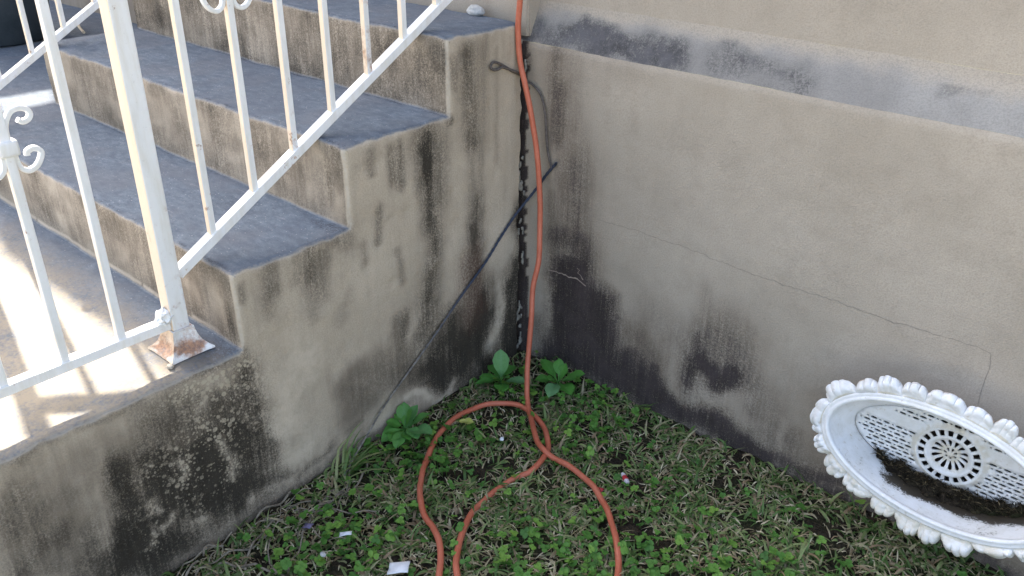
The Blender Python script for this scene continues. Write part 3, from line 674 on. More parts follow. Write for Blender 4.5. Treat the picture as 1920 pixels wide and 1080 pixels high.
# block beside the door: front flush with the plinth, side closing the ledge
b = bmesh.new(); box_bm(b, XL, 0, .0, .5, Z3-.035, 3.2)
bmesh.ops.bisect_plane(b, geom=b.verts[:]+b.edges[:]+b.faces[:], plane_co=(0, 0, .9), plane_no=(0, 0, 1))
es = [e for e in b.edges if all(v.co.x > -.001 and v.co.y < .001 for v in e.verts)]
bmesh.ops.bevel(b, geom=es, offset=.006, segments=3, affect='EDGES')
o = bmobj('porch_wall', b, M_wall, house, False); paint(o, lambda co: np.tile([0, .15, 0, 0], (len(co), 1)))
b = bmesh.new(); box_bm(b, -4.6, XL, .2, .5, -.3, 3.0); o = bmobj('porch_back_wall', b, M_wall, house, False); paint(o, lambda co: np.tile([.15, .6, 0, 0], (len(co), 1)))
# unseen west wall, added to block sun; hole shaped for the patio's sun patch
out = [(-.12, -.4), (3, -.4), (3, 2.81), (-.12, 2.81)]
r = delaunay_2d_cdt([Vector(q) for q in out+SUN_HOLE], [(0, 1), (1, 2), (2, 3), (3, 0), (4, 5), (5, 6), (6, 7), (7, 4)], [], 1, 1e-6)
def inhole(c):
    ins = False; n = len(SUN_HOLE); j = n-1
    for i in range(n):
        (xi, yi), (xj, yj) = SUN_HOLE[i], SUN_HOLE[j]
        if (yi > c[1]) != (yj > c[1]) and c[0] < (xj-xi)*(c[1]-yi)/(yj-yi)+xi: ins = not ins
        j = i
    return ins
fs = [f for f in r[2] if not inhole(sum((r[0][i] for i in f), Vector((0, 0)))/len(f))]
o = mesh('end_wall', [(-4.61, q.x, q.y) for q in r[0]], fs, M_wall, house, False); sm = o.modifiers.new('s', 'SOLIDIFY'); sm.thickness = .02
paint(o, lambda co: np.tile([0, .1, 0, 0], (len(co), 1)))
b = bmesh.new(); box_bm(b, -4.63, 4.4, -.12, 5, 2.811, 2.9); box_bm(b, -4.63, 4.4, 1.5, 4, 2.9, 3.4); o = bmobj('roof', b, M_roof, house, False)
# cracks: thin raised dirty lips along the fissures
def crack(pts, mat, w=.0011):
    pts = [Vector((a, 0, c)) for a, c in pts]; vs, fs = [], []; P = []
    for a, b_ in zip(pts, pts[1:]):
        k = max(1, int((b_-a).length/.006))
        for j in range(k): P.append(a.lerp(b_, j/k))
    P.append(pts[-1])
    for i, q in enumerate(P):
        q = q+Vector((0, 0, noise.noise(q*120)*.003+noise.noise(q*35)*.004)); ww = w*(.45+.9*abs(noise.noise(q*60)))
        y = -.0022+0*noise.noise(q*5)
        base = Vector((q.x, 0, q.z)); y = (wob(base, .002, 5)+wob(base, .0005, 40)).y-.0006
        d_ = P[min(i+1, len(P)-1)]-P[max(i-1, 0)]; d_.normalize(); vs += [(q.x+d_.z*ww, y, q.z-d_.x*ww), (q.x-d_.z*ww, y, q.z+d_.x*ww)]
        if i: k = len(vs); fs.append((k-4, k-3, k-1, k-2))
    return mesh('crack', vs, fs, mat, house, False)
crack(CRACK, M_crack, .0008)
crack(CRACK2, M_crackl, .0024); crack(CRACK3, M_crackl, .0016)

# ------------------------------------------------------------------ ground
def gh(x, y):
    h = GZ + .010*noise.noise(Vector((x*3, y*3, 0)))+.008*noise.noise(Vector((x*9, y*9, 4)))
    h += .018*math.exp(-max(0, -y)/.06)*min(1, max(0, x/.1)) + .012*math.exp(-abs(x)/.05)
    if y < -.6: h -= .02*min(1, (-y-.6)/.4)*math.exp(-max(x, 0)/.4)
    return h
def gaxis(a, b, fine0, fine1, s): 
    v = list(np.arange(fine0, fine1, s)); k = s
    while v[-1] < b: k *= 1.35; v.append(v[-1]+k)
    k = s
    while v[0] > a: k *= 1.35; v.insert(0, v[0]-k)
    return v
gx = gaxis(-60, 60, -.1, 2.0, .02); gy = gaxis(-60, 60, -1.9, .1, .02)
vs = [(x, y, gh(x, y)+.004*fbm((x, y, 0), 40) if -.2 < x < 2.2 and -2.2 < y < .3 else GZ) for x in gx for y in gy]
ny = len(gy); fs = [(i*ny+j, (i+1)*ny+j, (i+1)*ny+j+1, i*ny+j+1) for i in range(len(gx)-1) for j in range(ny-1)]
o = mesh('ground', vs, fs, [M_soil, M_yard, M_bounce]); tag(o, kind='structure')
for p_ in o.data.polygons:
    c = p_.center
    if not (-.3 < c.x < 2.1 and -2.0 < c.y < .2): p_.material_index = 2 if (c.x > 2.9 or c.y < -3.4) else 1

# ------------------------------------------------------------------ white steel railings
def paint_bar(o, yc, a=0., b=.5, foot=None):
    def fn(co):
        m = np.zeros((len(co), 4)); m[:, 1] = np.where(co[:, 1] < yc(co) if callable(yc) else co[:, 1] < yc, b, .12); m[:, 0] = a
        if foot is not None: m[:, 0] = np.maximum(m[:, 0], .8*np.exp(-np.abs(co[:, 2]-foot)/.014))
        return m
    paint(o, fn)
def sweep(path, w, h):
    """flat bar bent in the y-z plane: h thick in the plane, w wide along x"""
    P = spline(path, .002); vs, fs = [], []; n = len(P)
    for i, q in enumerate(P):
        t = P[min(i+1, n-1)]-P[max(i-1, 0)]; t = t/np.linalg.norm(t); nn = np.array([0, -t[2], t[1]])
        for sx, sn in ((-.5, -.32), (-.32, -.5), (.32, -.5), (.5, -.32), (.5, .32), (.32, .5), (-.32, .5), (-.5, .32)):
            vs.append(q+nn*h*sn+np.array([w*sx, 0, 0]))
        if i: b0 = (i-1)*8; fs += [(b0+k, b0+(k+1) % 8, b0+8+(k+1) % 8, b0+8+k) for k in range(8)]
    fs += [tuple(range(8))[::-1], tuple(range((n-1)*8, n*8))]; return vs, fs
UPC = [(5, 13), (6, 30), (10.6, 44), (19, 55), (31, 58.5), (43, 54), (47, 46), (42, 38), (33, 36), (27, 40.5)]
LOC = [(9, -9), (10, -24), (14, -36), (25, -43), (38, -38), (47, -26), (49, -16), (40, -9), (29, -12), (27.5, -18)]
SL = .567
def zs(y): return .182 + SL*(y+.926) - .009
def railing(x, label, flat):
    r = empty('railing', (x, -.945, Z0), label, 'railing', 'white steel railings of the stairs')
    W = .0345
    o = bmobj('post', bar((x, -.945, Z0+.045), (x, -.945, 1.03), W, bev=.003), M_enamel, r, False); paint_bar(o, -.955, b=.85, foot=Z0+.06)
    # flared shoe
    prof = [(.0445, 0), (.0445, .004), (.037, .010), (.030, .019), (.0255, .030), (.0225, .043), (.0215, .052), (.0185, .0525)]
    vs, fs = [], []; K = 6
    for hh, z in prof:
        ring = []
        for s_ in range(4):
            c0 = [(-1, -1), (1, -1), (1, 1), (-1, 1)][s_]; c1 = [(1, -1), (1, 1), (-1, 1), (-1, -1)][s_]
            for k in range(K):
                t = k/K; dip = .004*math.sin(math.pi*t)*min(1, z/.01)*(z < .045); u = (c0[0]+(c1[0]-c0[0])*t, c0[1]+(c1[1]-c0[1])*t)
                s2 = 1 if k else 1.04
                ring.append((x+u[0]*(hh*s2-dip*(abs(u[0]) == 1)), -.945+u[1]*(hh*s2-dip*(abs(u[1]) == 1)), Z0+.003+z))
        vs += ring
    m_ = 4*K
    for i in range(len(prof)-1):
        fs += [(i*m_+k, i*m_+(k+1) % m_, (i+1)*m_+(k+1) % m_, (i+1)*m_+k) for k in range(m_)]
    o = mesh('post_shoe', vs, fs, M_enamel, r); sm = o.modifiers.new('e', 'EDGE_SPLIT'); sm.split_angle = R(50)
    def shoe(co):
        m = np.zeros((len(co), 4)); m[:, 1] = .8; m[:, 0] = .38+.52*np.exp(-np.abs(co[:, 2]-Z0-.016)/.013)*(np.abs(co[:, 0]-x)+np.abs(co[:, 1]+.945) < .068); return m
    paint(o, shoe)
    # sloping bars
    y0, y1 = -.945+.018, -.004
    for nm, dz, w, h in (('bottom_rail', 0, .023, .019), ('handrail', .775, .045, .022)):
        b = bar((x, y0, zs(y0)+dz), (x, y1, zs(y1)+dz), w, h, bev=.002); o = bmobj(nm, b, M_enamel, r, False); paint_bar(o, 9, b=.2)
    ys = [-.84+.1045*i for i in range(8)]
    for i, y in enumerate(ys):
        o = bmobj('baluster', bar((x, y, zs(y)), (x, y, zs(y)+.772), .0135, bev=.0015), M_enamel, r, False)
        paint_bar(o, y-.003, b=[.7, .55, .65, 1.0, 1.0, .45, .85, .5][i], a=[.05, 0, .05, .15, .42, 0, .15, 0][i], foot=zs(y)+.016)
        if i in (1, 4): scroll(x, y, zs(y)+.402, r, o)
    if flat:
        y0, y1 = -.963, -2.02
        for nm, z, w, h in (('bottom_rail', .079, .024, .019), ('handrail', .95, .045, .022)):
            o = bmobj(nm, bar((x, y0, z), (x, y1, z), w, h, bev=.002), M_enamel, r, False)
            paint(o, lambda co: np.stack([.7*np.exp(-((co[:, 1]+1.23)/.02)**2)*(co[:, 2] < .073), .1+0*co[:, 0], 0*co[:, 0], 0*co[:, 0]], 1))
        # lump of filler on the joint
        b = bmesh.new(); bmesh.ops.create_icosphere(b, subdivisions=4, radius=1)
        for v in b.verts: c = v.co.copy(); v.co = Vector((x+.002+c.x*.017, -.966+c.y*.017, .094+c.z*.017)) + wob(c*1.4, .006, 1.3)
        o = bmobj('filler_lump', b, M_enamel, r); paint_bar(o, 9, b=0)
        for i in range(9):
            y = -1.056-.1045*i
            o = bmobj('baluster', bar((x, y, .085), (x, y, .945), .0145, bev=.0015), M_enamel, r, False); paint_bar(o, y-.003, b=.35, a=.1, foot=.16 if i == 0 else None)
            if i in (1, 4, 7): scroll(x, y, .482, r, o)
        o = bmobj('post', bar((x, -2.04, Z0), (x, -2.04, 1.03), W, bev=.003), M_enamel, r, False); paint_bar(o, -2.05, b=.6)
    b = bmesh.new(); box_bm(b, x-.022, x+.022, -.967, -.923, 1.03, 1.045, .004); bmobj('post_cap', b, M_enamel, r, False)
    return r
def scroll(x, y, z, root, bal):
    vs, fs = [], []
    for sgn in (1, -1):
        for path in (UPC, LOC):
            a, b = sweep([(x, y+sgn*u*.001, z+v*.001) for u, v in path], .0105, .0085)
            k = len(vs); vs += a; fs += [tuple(q+k for q in (f if sgn > 0 else f[::-1])) for f in b]
    o = mesh('scroll', vs, fs, M_enamel, bal, False); paint_bar(o, 9, b=.15)
    b = bmesh.new(); box_bm(b, x-.013, x+.013, y-.0165, y+.0165, z-.013, z+.013, .005); o = bmobj('collar', b, M_enamel, bal); paint_bar(o, 9, b=.3)
railing(-.093, 'near white steel railing with rusty flared post foot, standing beside the lawn', True)
railing(-1.345, 'far white steel railing across the stairs, seen past the near one by the dark pot', False)

# ------------------------------------------------------------------ orange cord, wire, rope
cp = spline([(.010, -.012, 2.3), (.012, -.03, 1.5), (.012, -.042, .95)]+CORD, .008); rr = .0069
cp = [np.array((q[0]+.0015*noise.noise(Vector(q)*14), q[1]+.0015*noise.noise(Vector(q)*14+Vector((5, 5, 5))), q[2]+(.005*noise.noise(Vector(q)*18)-.006 if q[2] < -.35 else 0))) for q in cp]
vs, fs = tube(cp, rr, 14); tag(mesh('cord', vs, fs, M_cord), 'orange electrical cord hanging down the wall corner and looping over the grass', 'cord')
vs, fs = tube(spline([Vector(q) for q in WIRE], .003), .0032, 8)
tag(mesh('wire', vs, fs, M_wire), 'thin rusty wire with a hooked loop, crossing the corner behind the cord', 'wire')
rp = spline([Vector(q) for q in ROPE], .004)
vs, fs = [], []
for s_ in (0, 1):
    c = [Vector(q)+Vector((math.sin(i*.8+s_*math.pi)*.0011, 0, math.cos(i*.8+s_*math.pi)*.0011)) for i, q in enumerate(rp)]
    a, b = tube(c, [(.0031-.0018*i_/len(c)) for i_ in range(len(c))], 8); k = len(vs); vs += a; fs += [tuple(q+k for q in f) for f in b]
tag(mesh('rope', vs, fs, M_rope), 'taut dark blue rope slanting across the stairs side wall down to the grass', 'rope')

# ------------------------------------------------------------------ cast iron bowl on the wall
bowl = empty('planter', (1.12, -.06, -.13), 'white cast iron oval planter with ruffled rim and pierced medallion, against the house wall', 'planter')
yw, tl = R(-5), R(10)
UU = Vector((math.cos(yw), math.sin(yw), 0)); HH = Vector((math.sin(yw), -math.cos(yw), 0)); VV = -HH*math.sin(tl)+Vector((0, 0, math.cos(tl))); NN = HH*math.cos(tl)+Vector((0, 0, math.sin(tl)))
RC = Vector((1.119, -.12, -.126)); PC = Vector((1.128, -.024, -.152))
def rim(a, b, th, out=0.): 
    n = Vector((math.cos(th)/a, math.sin(th)/b)); n.normalize()
    return RC + UU*(a*math.cos(th)+n.x*0) + VV*(b*math.sin(th)) + NN*out, UU*n.x + VV*n.y
RA, RB, PA, PB = .2115, .106, .190, .083
NT = 240
def dish(t, th, off=0.):
    """t 0 at the pierced plate, 1 at the rim"""
    q, nn = rim(RA, RB, th); pl = PC + Vector((1, 0, 0))*PA*math.cos(th) + Vector((0, 0, 1))*PB*math.sin(th)
    b = 1-(1-t)**1.7; c = pl.lerp(q, t); s_ = pl.lerp(q, b); return Vector((s_.x, c.y, s_.z)) + nn*off
vs, fs = [], []; prof = [(k/14, 0) for k in range(15)] + [(k/14, .005) for k in range(14, -1, -1)]
for i in range(NT):
    th = 2*math.pi*i/NT
    for t, off in prof: vs.append(dish(t, th, off))
n = len(prof); fs = [(i*n+j, i*n+j+1, ((i+1) % NT)*n+j+1, ((i+1) % NT)*n+j) for i in range(NT) for j in range(n-1)]
o = mesh('bowl', vs, fs, None, bowl)
b = bmesh.new(); b.from_mesh(o.data); bmesh.ops.recalc_face_normals(b, faces=b.faces); b.to_mesh(o.data); b.free()
def cast_mat():
    m = N('cast_enamel'); A, B, L, P = m.attr('stain_shade'); n1 = m.noise(26, det=5, rough=.7); n2 = m.noise(260, det=3); fleck = m.noise(70, det=4)
    col = m.mix(m.step(n1, .35, .75), (.74, .75, .77), (.60, .60, .58))
    col = m.mix(m.mul(m.step(fleck, .62, .72), .5), col, (.42, .34, .24))  # brown flecks picked by noise
    col = m.mix(m.mul(m.step(m.add(B, m.mul(m.sub(n1, .5), 1.2)), .3, .9), .65), col, (.52, .46, .33))
    col = m.mix(m.step(m.add(A, m.add(m.mul(m.sub(n1, .5), 1.3), m.mul(m.sub(n2, .5), .9))), .42, .75), col, (.045, .036, .026))
    col = m.mix(m.mul(m.step(m.add(L, m.mul(m.sub(n1, .5), 1.5)), .5, .8), .8), col, (.30, .17, .09))
    return m.out(col, m.mix(n1, (.35,)*3, (.6,)*3), m.bump(m.add(n1, m.mul(n2, .5)), .3, .002), spec=.5)
M_cast = cast_mat(); o.data.materials.append(M_cast)
def fb(co):
    m = np.zeros((len(co), 4)); x, y, z = co.T; low = np.clip((-.150-z)/.05, 0, 1)*np.clip((x-.99)/.06, 0, 1)*np.clip((y+.11)/.035, 0, 1)
    m[:, 0] = np.maximum(low*1.0, .28*np.clip((-.12-z)/.06, 0, 1)); m[:, 1] = .3*(z > -.09); return m
paint(o, fb)
# rounded double bead of the rim
vs, fs = [], []
sec = [(-.004, -.004), (-.0035, .003), (0, .0065), (.004, .0045), (.006, .0025), (.009, .0045), (.012, .002), (.0125, -.004), (.009, -.008), (.0, -.008)]
for i in range(NT):
    q, nn = rim(RA, RB, 2*math.pi*i/NT)
    for a, h in sec: vs.append(q+nn*a+NN*h)
n = len(sec); fs = [(i*n+j, ((i+1) % NT)*n+j, ((i+1) % NT)*n+(j+1) % n, i*n+(j+1) % n) for i in range(NT) for j in range(n)]
o = mesh('rim', vs, fs, M_cast, bowl); paint(o, lambda co: np.tile([0, .12, 0, 0], (len(co), 1)))
# ruffled leaf border
L = 21; per = []; th = 0
T = np.linspace(0, 2*math.pi, 2001); P_ = np.array([(RA*math.cos(t), RB*math.sin(t)) for t in T]); cum = np.r_[0, np.cumsum(np.hypot(*np.diff(P_, axis=0).T))]; cum /= cum[-1]
NR, NB = 20, 21*40; vs, fs = [], []
for i in range(NB):
    s_ = i/NB; th = float(np.interp(s_, cum, T)); sw = s_+.0075*math.sin(s_*2*math.pi*5+1)+.004*math.sin(s_*2*math.pi*13); k = int(sw*L) % L; f = (sw*L) % 1; rnd = random.Random(k*17+3); sz = .78+.42*rnd.random(); sk = (rnd.random()-.5)*.2
    q, nn = rim(RA, RB, th); tt = (UU*(-nn.dot(VV))+VV*nn.dot(UU))
    g = min(1, max(0, f+sk*f*(1-f)*2)); p = max(0, 1-abs(2*g-1)**2.3)**.5; minor = k % 4 == 2
    nl = 3 + k % 2; lob = abs(math.cos((g-.5)*math.pi*nl))**.5
    e = (.003+(.026 if minor else .033)*p+.0060*(lob-.6)*p)*sz
    for j in range(NR):
        r_ = j/(NR-1)
        h = -.004 + .0065*math.sin(math.pi*min(1, r_*.9))*p - .008*(1-p)*r_ + .0035*(lob-.5)*min(1, r_*1.8)*p
        h += .004*math.sin(r_*6.5+k*.6)*p*r_ - .011*max(0, r_-.82)*(1.3-lob)*1.5 + .0022*noise.noise(Vector((s_*70, r_*3, k*.1))) + .0008*noise.noise(Vector((s_*400, r_*9, 3)))
        side = (g-.5)*.006*r_*p
        vs.append(q+nn*(.009+e*r_)+NN*h+tt*side)
fs = [(i*NR+j, ((i+1) % NB)*NR+j, ((i+1) % NB)*NR+j+1, i*NR+j+1) for i in range(NB) for j in range(NR-1)]
o = mesh('ruffled_border', vs, fs, M_cast, bowl)
rim_r = np.tile(np.arange(NR)/(NR-1), NB)
def frb(co):
    m = np.zeros((len(co), 4)); m[:, 1] = .22+.5*(rim_r < .25)+.4*(co[:, 2] < -.19); m[:, 0] = .22*(rim_r < .2)+.14*(co[:, 2] < -.2); m[:, 2] = np.where((rim_r > .9) & (co[:, 2] > -.05), .55, 0); return m
paint(o, frb); sm = o.modifiers.new('s', 'SOLIDIFY'); sm.thickness = .0022; sm.offset = -1
# pierced plate (real holes)
def poly(fn, k, closed=True): return [fn(2*math.pi*i/k) for i in range(k)]
outer = [(PA*1.0*math.cos(2*math.pi*i/90), PB*1.0*math.sin(2*math.pi*i/90)) for i in range(90)]
holes = []; MR = .066
def inside_plate(x, z, mg=.006): return (x/(PA-mg))**2+(z/(PB-mg))**2 < 1
for r_ in range(-8, 9):
    z = r_*.0088
    if .022 < z+.001 < .052: continue
    for c in range(-13, 14):
        x = c*.0255+(.01275 if r_ % 2 else 0); big = (r_ % 2 == 0)
        for dx, a, b_ in ((0, .0072, .0027), (.01275, .0026, .0017)):
            xx = x+dx
            if inside_plate(abs(xx)+a, abs(z)+b_, .005) and math.hypot(xx, z) > MR+a*abs(xx)/max(1e-4, math.hypot(xx, z))+.004: holes.append([(xx+a*math.copysign(abs(math.cos(t))**.8, math.cos(t)), z+b_*math.sin(t)) for t in [2*math.pi*i/10 for i in range(10)]])
def sector(r0, r1, a0, a1, n=4): return [(r0*math.cos(a0+(a1-a0)*i/n), r0*math.sin(a0+(a1-a0)*i/n)) for i in range(n+1)] + [(r1*math.cos(a1+(a0-a1)*i/n), r1*math.sin(a1+(a0-a1)*i/n)) for i in range(n+1)]
for i in range(20): a = 2*math.pi*(i+.5)/20; holes.append(sector(.0465, .0575, a-.092, a+.092))
for i in range(14):
    a = 2*math.pi*i/14; holes.append([(u*math.cos(a)-v*math.sin(a), u*math.sin(a)+v*math.cos(a)) for u, v in ((.0165, -.0008), (.027, -.0036), (.0325, -.0036), (.0345, 0), (.0325, .0036), (.027, .0036), (.0165, .0008))])
for i in range(7): a = 2*math.pi*(i+.5)/7; holes.append(sector(.0075, .0125, a-.2, a+.2, 2))
P2 = [Vector(q) for q in outer]; E2 = [(i, (i+1) % 90) for i in range(90)]; F2 = []
F2.append(list(range(90)))
for h in holes:
    k = len(P2); P2 += [Vector(q) for q in h]; E2 += [(k+i, k+(i+1) % len(h)) for i in range(len(h))]
for r_ in np.arange(.004, .066, .004):
    for i in range(max(6, int(r_*900))): 
        a = 2*math.pi*i/max(6, int(r_*900)); P2.append(Vector((r_*math.cos(a), r_*math.sin(a))))
for x in np.arange(-PA, PA, .01):
    for z in np.arange(-PB, PB, .01):
        if inside_plate(x, z) and math.hypot(x, z) > .066: P2.append(Vector((x, z)))
r = delaunay_2d_cdt(P2, E2, [], 0, 1e-6)
def pip(c, h):
    ins = False; j = len(h)-1
    for i in range(len(h)):
        (xi, yi), (xj, yj) = h[i], h[j]
        if (yi > c.y) != (yj > c.y) and c.x < (xj-xi)*(c.y-yi)/(yj-yi)+xi: ins = not ins
        j = i
    return ins
HC = [(sum(q[0] for q in h)/len(h), sum(q[1] for q in h)/len(h), max(math.dist(h[0], q) for q in h)+.002) for h in holes]
fs = []
for f in r[2]:
    c = sum((r[0][i] for i in f), Vector((0, 0)))/len(f)
    if (c.x/PA)**2+(c.y/PB)**2 > 1.0: continue
    if any(math.hypot(c.x-hx, c.y-hz) < hr and pip(c, h) for (hx, hz, hr), h in zip(HC, holes)): continue
    fs.append(tuple(f))
def relief(x, z):
    q = math.hypot(x, z)
    d = .006*math.exp(-((q-.062)/.0035)**2) + .005*math.exp(-((q-.042)/.0035)**2) + .0035*math.exp(-((q-.05)/.008)**2) - .010*max(0, 1-(q/.04)**2) + .012*math.exp(-(q/.006)**2)
    return d
o = mesh('pierced_plate', [(PC.x+q.x, PC.y-relief(q.x, q.y), PC.z+q.y) for q in r[0]], fs, M_cast, bowl)
if o.data.polygons[0].normal.y > 0: o.data.flip_normals()
sm = o.modifiers.new('s', 'SOLIDIFY'); sm.thickness = .004; sm.offset = -1
def fpl(co):
    m = np.zeros((len(co), 4)); q = np.hypot(co[:, 0]-PC.x, co[:, 2]-PC.z); m[:, 1] = .2+.55*np.exp(-((q-.067)/.006)**2)+.55*(q < .022)+.4*np.exp(-((q-.034)/.004)**2)
    m[:, 0] = np.clip((-.205-co[:, 2])/.02, 0, .5); return m
paint(o, fpl)
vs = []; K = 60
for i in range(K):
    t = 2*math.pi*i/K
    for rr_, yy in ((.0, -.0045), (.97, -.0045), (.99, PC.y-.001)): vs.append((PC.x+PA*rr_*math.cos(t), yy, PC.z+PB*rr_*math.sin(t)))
mesh('shade_pan', vs, [(i*3+j, i*3+j+1, ((i+1) % K)*3+j+1, ((i+1) % K)*3+j) for i in range(K) for j in range(2)], simple('cavity_shade', (.012, .010, .009), (.03, .022, .016), 60, .9), bowl)  # black sheet painted to stand for the shade behind the pierced plate
# dirt and dead leaves lying in the bowl
vs, fs = [], []; NX, NY = 90, 26
for i in range(NX+1):
    u = -1+2*i/NX
    for j in range(NY+1):
        v = j/NY
        x = 1.150+u*.150; th = -math.acos(max(-1, min(1, (x-PC.x)/PA*.97)))
        back = Vector((x, PC.y-.003, PC.z+PB*.96*math.sin(th))); s_ = dish(.10+.34*max(0, 1-abs(u)**2.5)**.6*(.8+.5*noise.noise(Vector((u*7, 3, 1)))), th)
        c = back.lerp(Vector((x, s_.y, s_.z)), v); top = .014*max(0, 1-abs(u)**3)*(1-v)**.6*(.6+v)
        c.z += .004+top+.012*(fbm(c, 60, 4))*(v < .93)-(.006 if v > .95 else 0); c.y += .008*fbm(c+Vector((3, 3, 3)), 40)*v
        vs.append(c)
n = NY+1; fs = [(i*n+j, i*n+j+1, (i+1)*n+j+1, (i+1)*n+j) for i in range(NX) for j in range(NY)]
surf = vs
def strips(name, segs, width, mat, tints, parent=None):
    """many thin bent strips as one mesh: segs = list of point lists"""
    vs, fs, tn = [], [], []
    for pts, w, t in zip(segs, width, tints):
        k = len(vs); n_ = len(pts); d = Vector(pts[-1])-Vector(pts[0]); sd = d.cross(Vector((random.uniform(-.5, .5), random.uniform(-.5, .5), 1))).normalized()
        for i, q in enumerate(pts):
            ww = w*(1-abs(2*i/(n_-1)-1)**3*.8); vs += [Vector(q)-sd*ww, Vector(q)+sd*ww]; tn += [t, t]
            if i: fs.append((k+2*i-2, k+2*i-1, k+2*i+1, k+2*i))
    o = mesh(name, vs, fs, mat, parent); at = o.data.attributes.new('tint', 'FLOAT', 'POINT'); at.data.foreach_set('value', tn); return o
debris = empty('dead_leaves', (1.15, -.05, -.2), 'dark rotting leaves and dry grass lying in the white oval planter', 'dead leaves', kind='stuff')
mesh('leaf_litter', surf, fs, M_soil, debris)
sg, wd, ti = [], [], []
for i in range(2600):
    c = Vector(random.choice(surf)); a = random.uniform(0, 6.28); l = random.uniform(.004, .020); d = Vector((math.cos(a), math.sin(a)*.6, random.uniform(-.2, .7)))*l
    sg.append([c, c+d*.5+Vector((0, 0, .001)), c+d]); wd.append(random.uniform(.0003, .001)); ti.append(random.random()**2.5*.9)
M_litter = leafmat('dark_litter', [(0, (.015, .012, .008)), (.5, (.05, .04, .025)), (1, (.28, .22, .13))], .9, .0, .1)
strips('stalks', sg, wd, M_litter, ti, debris)

# ------------------------------------------------------------------ lawn: blades, thatch, clover
def inlawn(x, y): return x > .006 and y < -.008
def blades(name, n, area, ln, wd, lie, tint, dens, mat, seed):
    rng = np.random.default_rng(seed); x0, x1, y0, y1 = area; vs, fs, tn = [], [], []; cnt = 0; k = 0
    while cnt < n:
        x, y = rng.uniform(x0, x1), rng.uniform(y0, y1)
        if not inlawn(x, y): continue
        dn = noise.noise(Vector((x*9, y*9, 2)))*.9+noise.noise(Vector((x*30, y*30, 5)))*.5+.55
        if rng.random() > dn*dens(x, y): continue
        cnt += 1; h = rng.uniform(*ln)*(1.15 if dn > .8 else 1)*(1.35 if y > -.07 and rng.random() < .35 else 1); w = rng.uniform(*wd); a = rng.uniform(0, 2*math.pi); el = rng.uniform(*lie); cur = rng.uniform(.4, 1.9)
        ta = tint(rng, x, y); z = gh(x, y)-.002; dx, dy = math.cos(a), math.sin(a); sx, sy = -dy, dx; p = np.array([x, y, z]); e = el; S = 5; tw = rng.uniform(-.5, .5)
        for i in range(S+1):
            t = i/S; ww = w*.5*(1-t**2.2)*(.75+.5*min(1, t*3)) if i < S else 0
            o1 = np.array([sx*math.cos(tw), sy*math.cos(tw), math.sin(tw)])*ww
            if x+dx*h > -.01 or True:
                q = p.copy(); q[0] = max(q[0], .004+.004*t); q[1] = min(q[1], -.004)
            vs.append(q-o1); vs.append(q+o1-np.array([0, 0, ww*.5])*0); tn += [ta, ta]
            p = p+np.array([dx*math.cos(e), dy*math.cos(e), math.sin(e)])*h/S; e -= cur*.35; 
            if p[2] < gh(x, y)+.003: p[2] = gh(x, y)+.003+rng.uniform(0, .004)
            if i: b0 = len(vs)-4; fs.append((b0, b0+1, b0+3, b0+2))
    o = mesh(name, vs, fs, mat); at = o.data.attributes.new('tint', 'FLOAT', 'POINT'); at.data.foreach_set('value', tn); return o
def near(x, y): return 1 if (y > -1.25 and x < 1.6) else .35
def dens_g(x, y):
    d = near(x, y)
    if x < .22 and y < -.72: d *= .55        # bare runners along the stairs
    if math.hypot(x-.17, y+.26) < .10: d *= .35
    if y > -.07: d *= 1.5
    if x < .03: d *= .8
    return d
def tint_g(rng, x, y):
    dry = noise.noise(Vector((x*7+3, y*7, 9)))
    return float(np.clip(rng.normal(.52, .22)+(.32 if rng.random() < .24+.4*max(0, dry) else 0), 0, 1))
AREA = (0, 2.3, -2.1, 0)
o = blades('grass', 27000, AREA, (.020, .058), (.0028, .0066), (.15, 1.3), tint_g, dens_g, M_grass, 11)
tag(o, 'short mixed green grass of the lawn growing up to the walls', 'grass', kind='stuff')
o = blades('dry_grass', 21000, AREA, (.014, .048), (.0014, .0036), (-.05, .9), lambda rng, x, y: float(rng.uniform(0, 1)), lambda x, y: near(x, y)*(1.2 if x < .3 and y < -.7 else 1), M_thatch, 12)
tag(o, 'tan dead grass and thatch between the green blades', 'dry grass', kind='stuff')
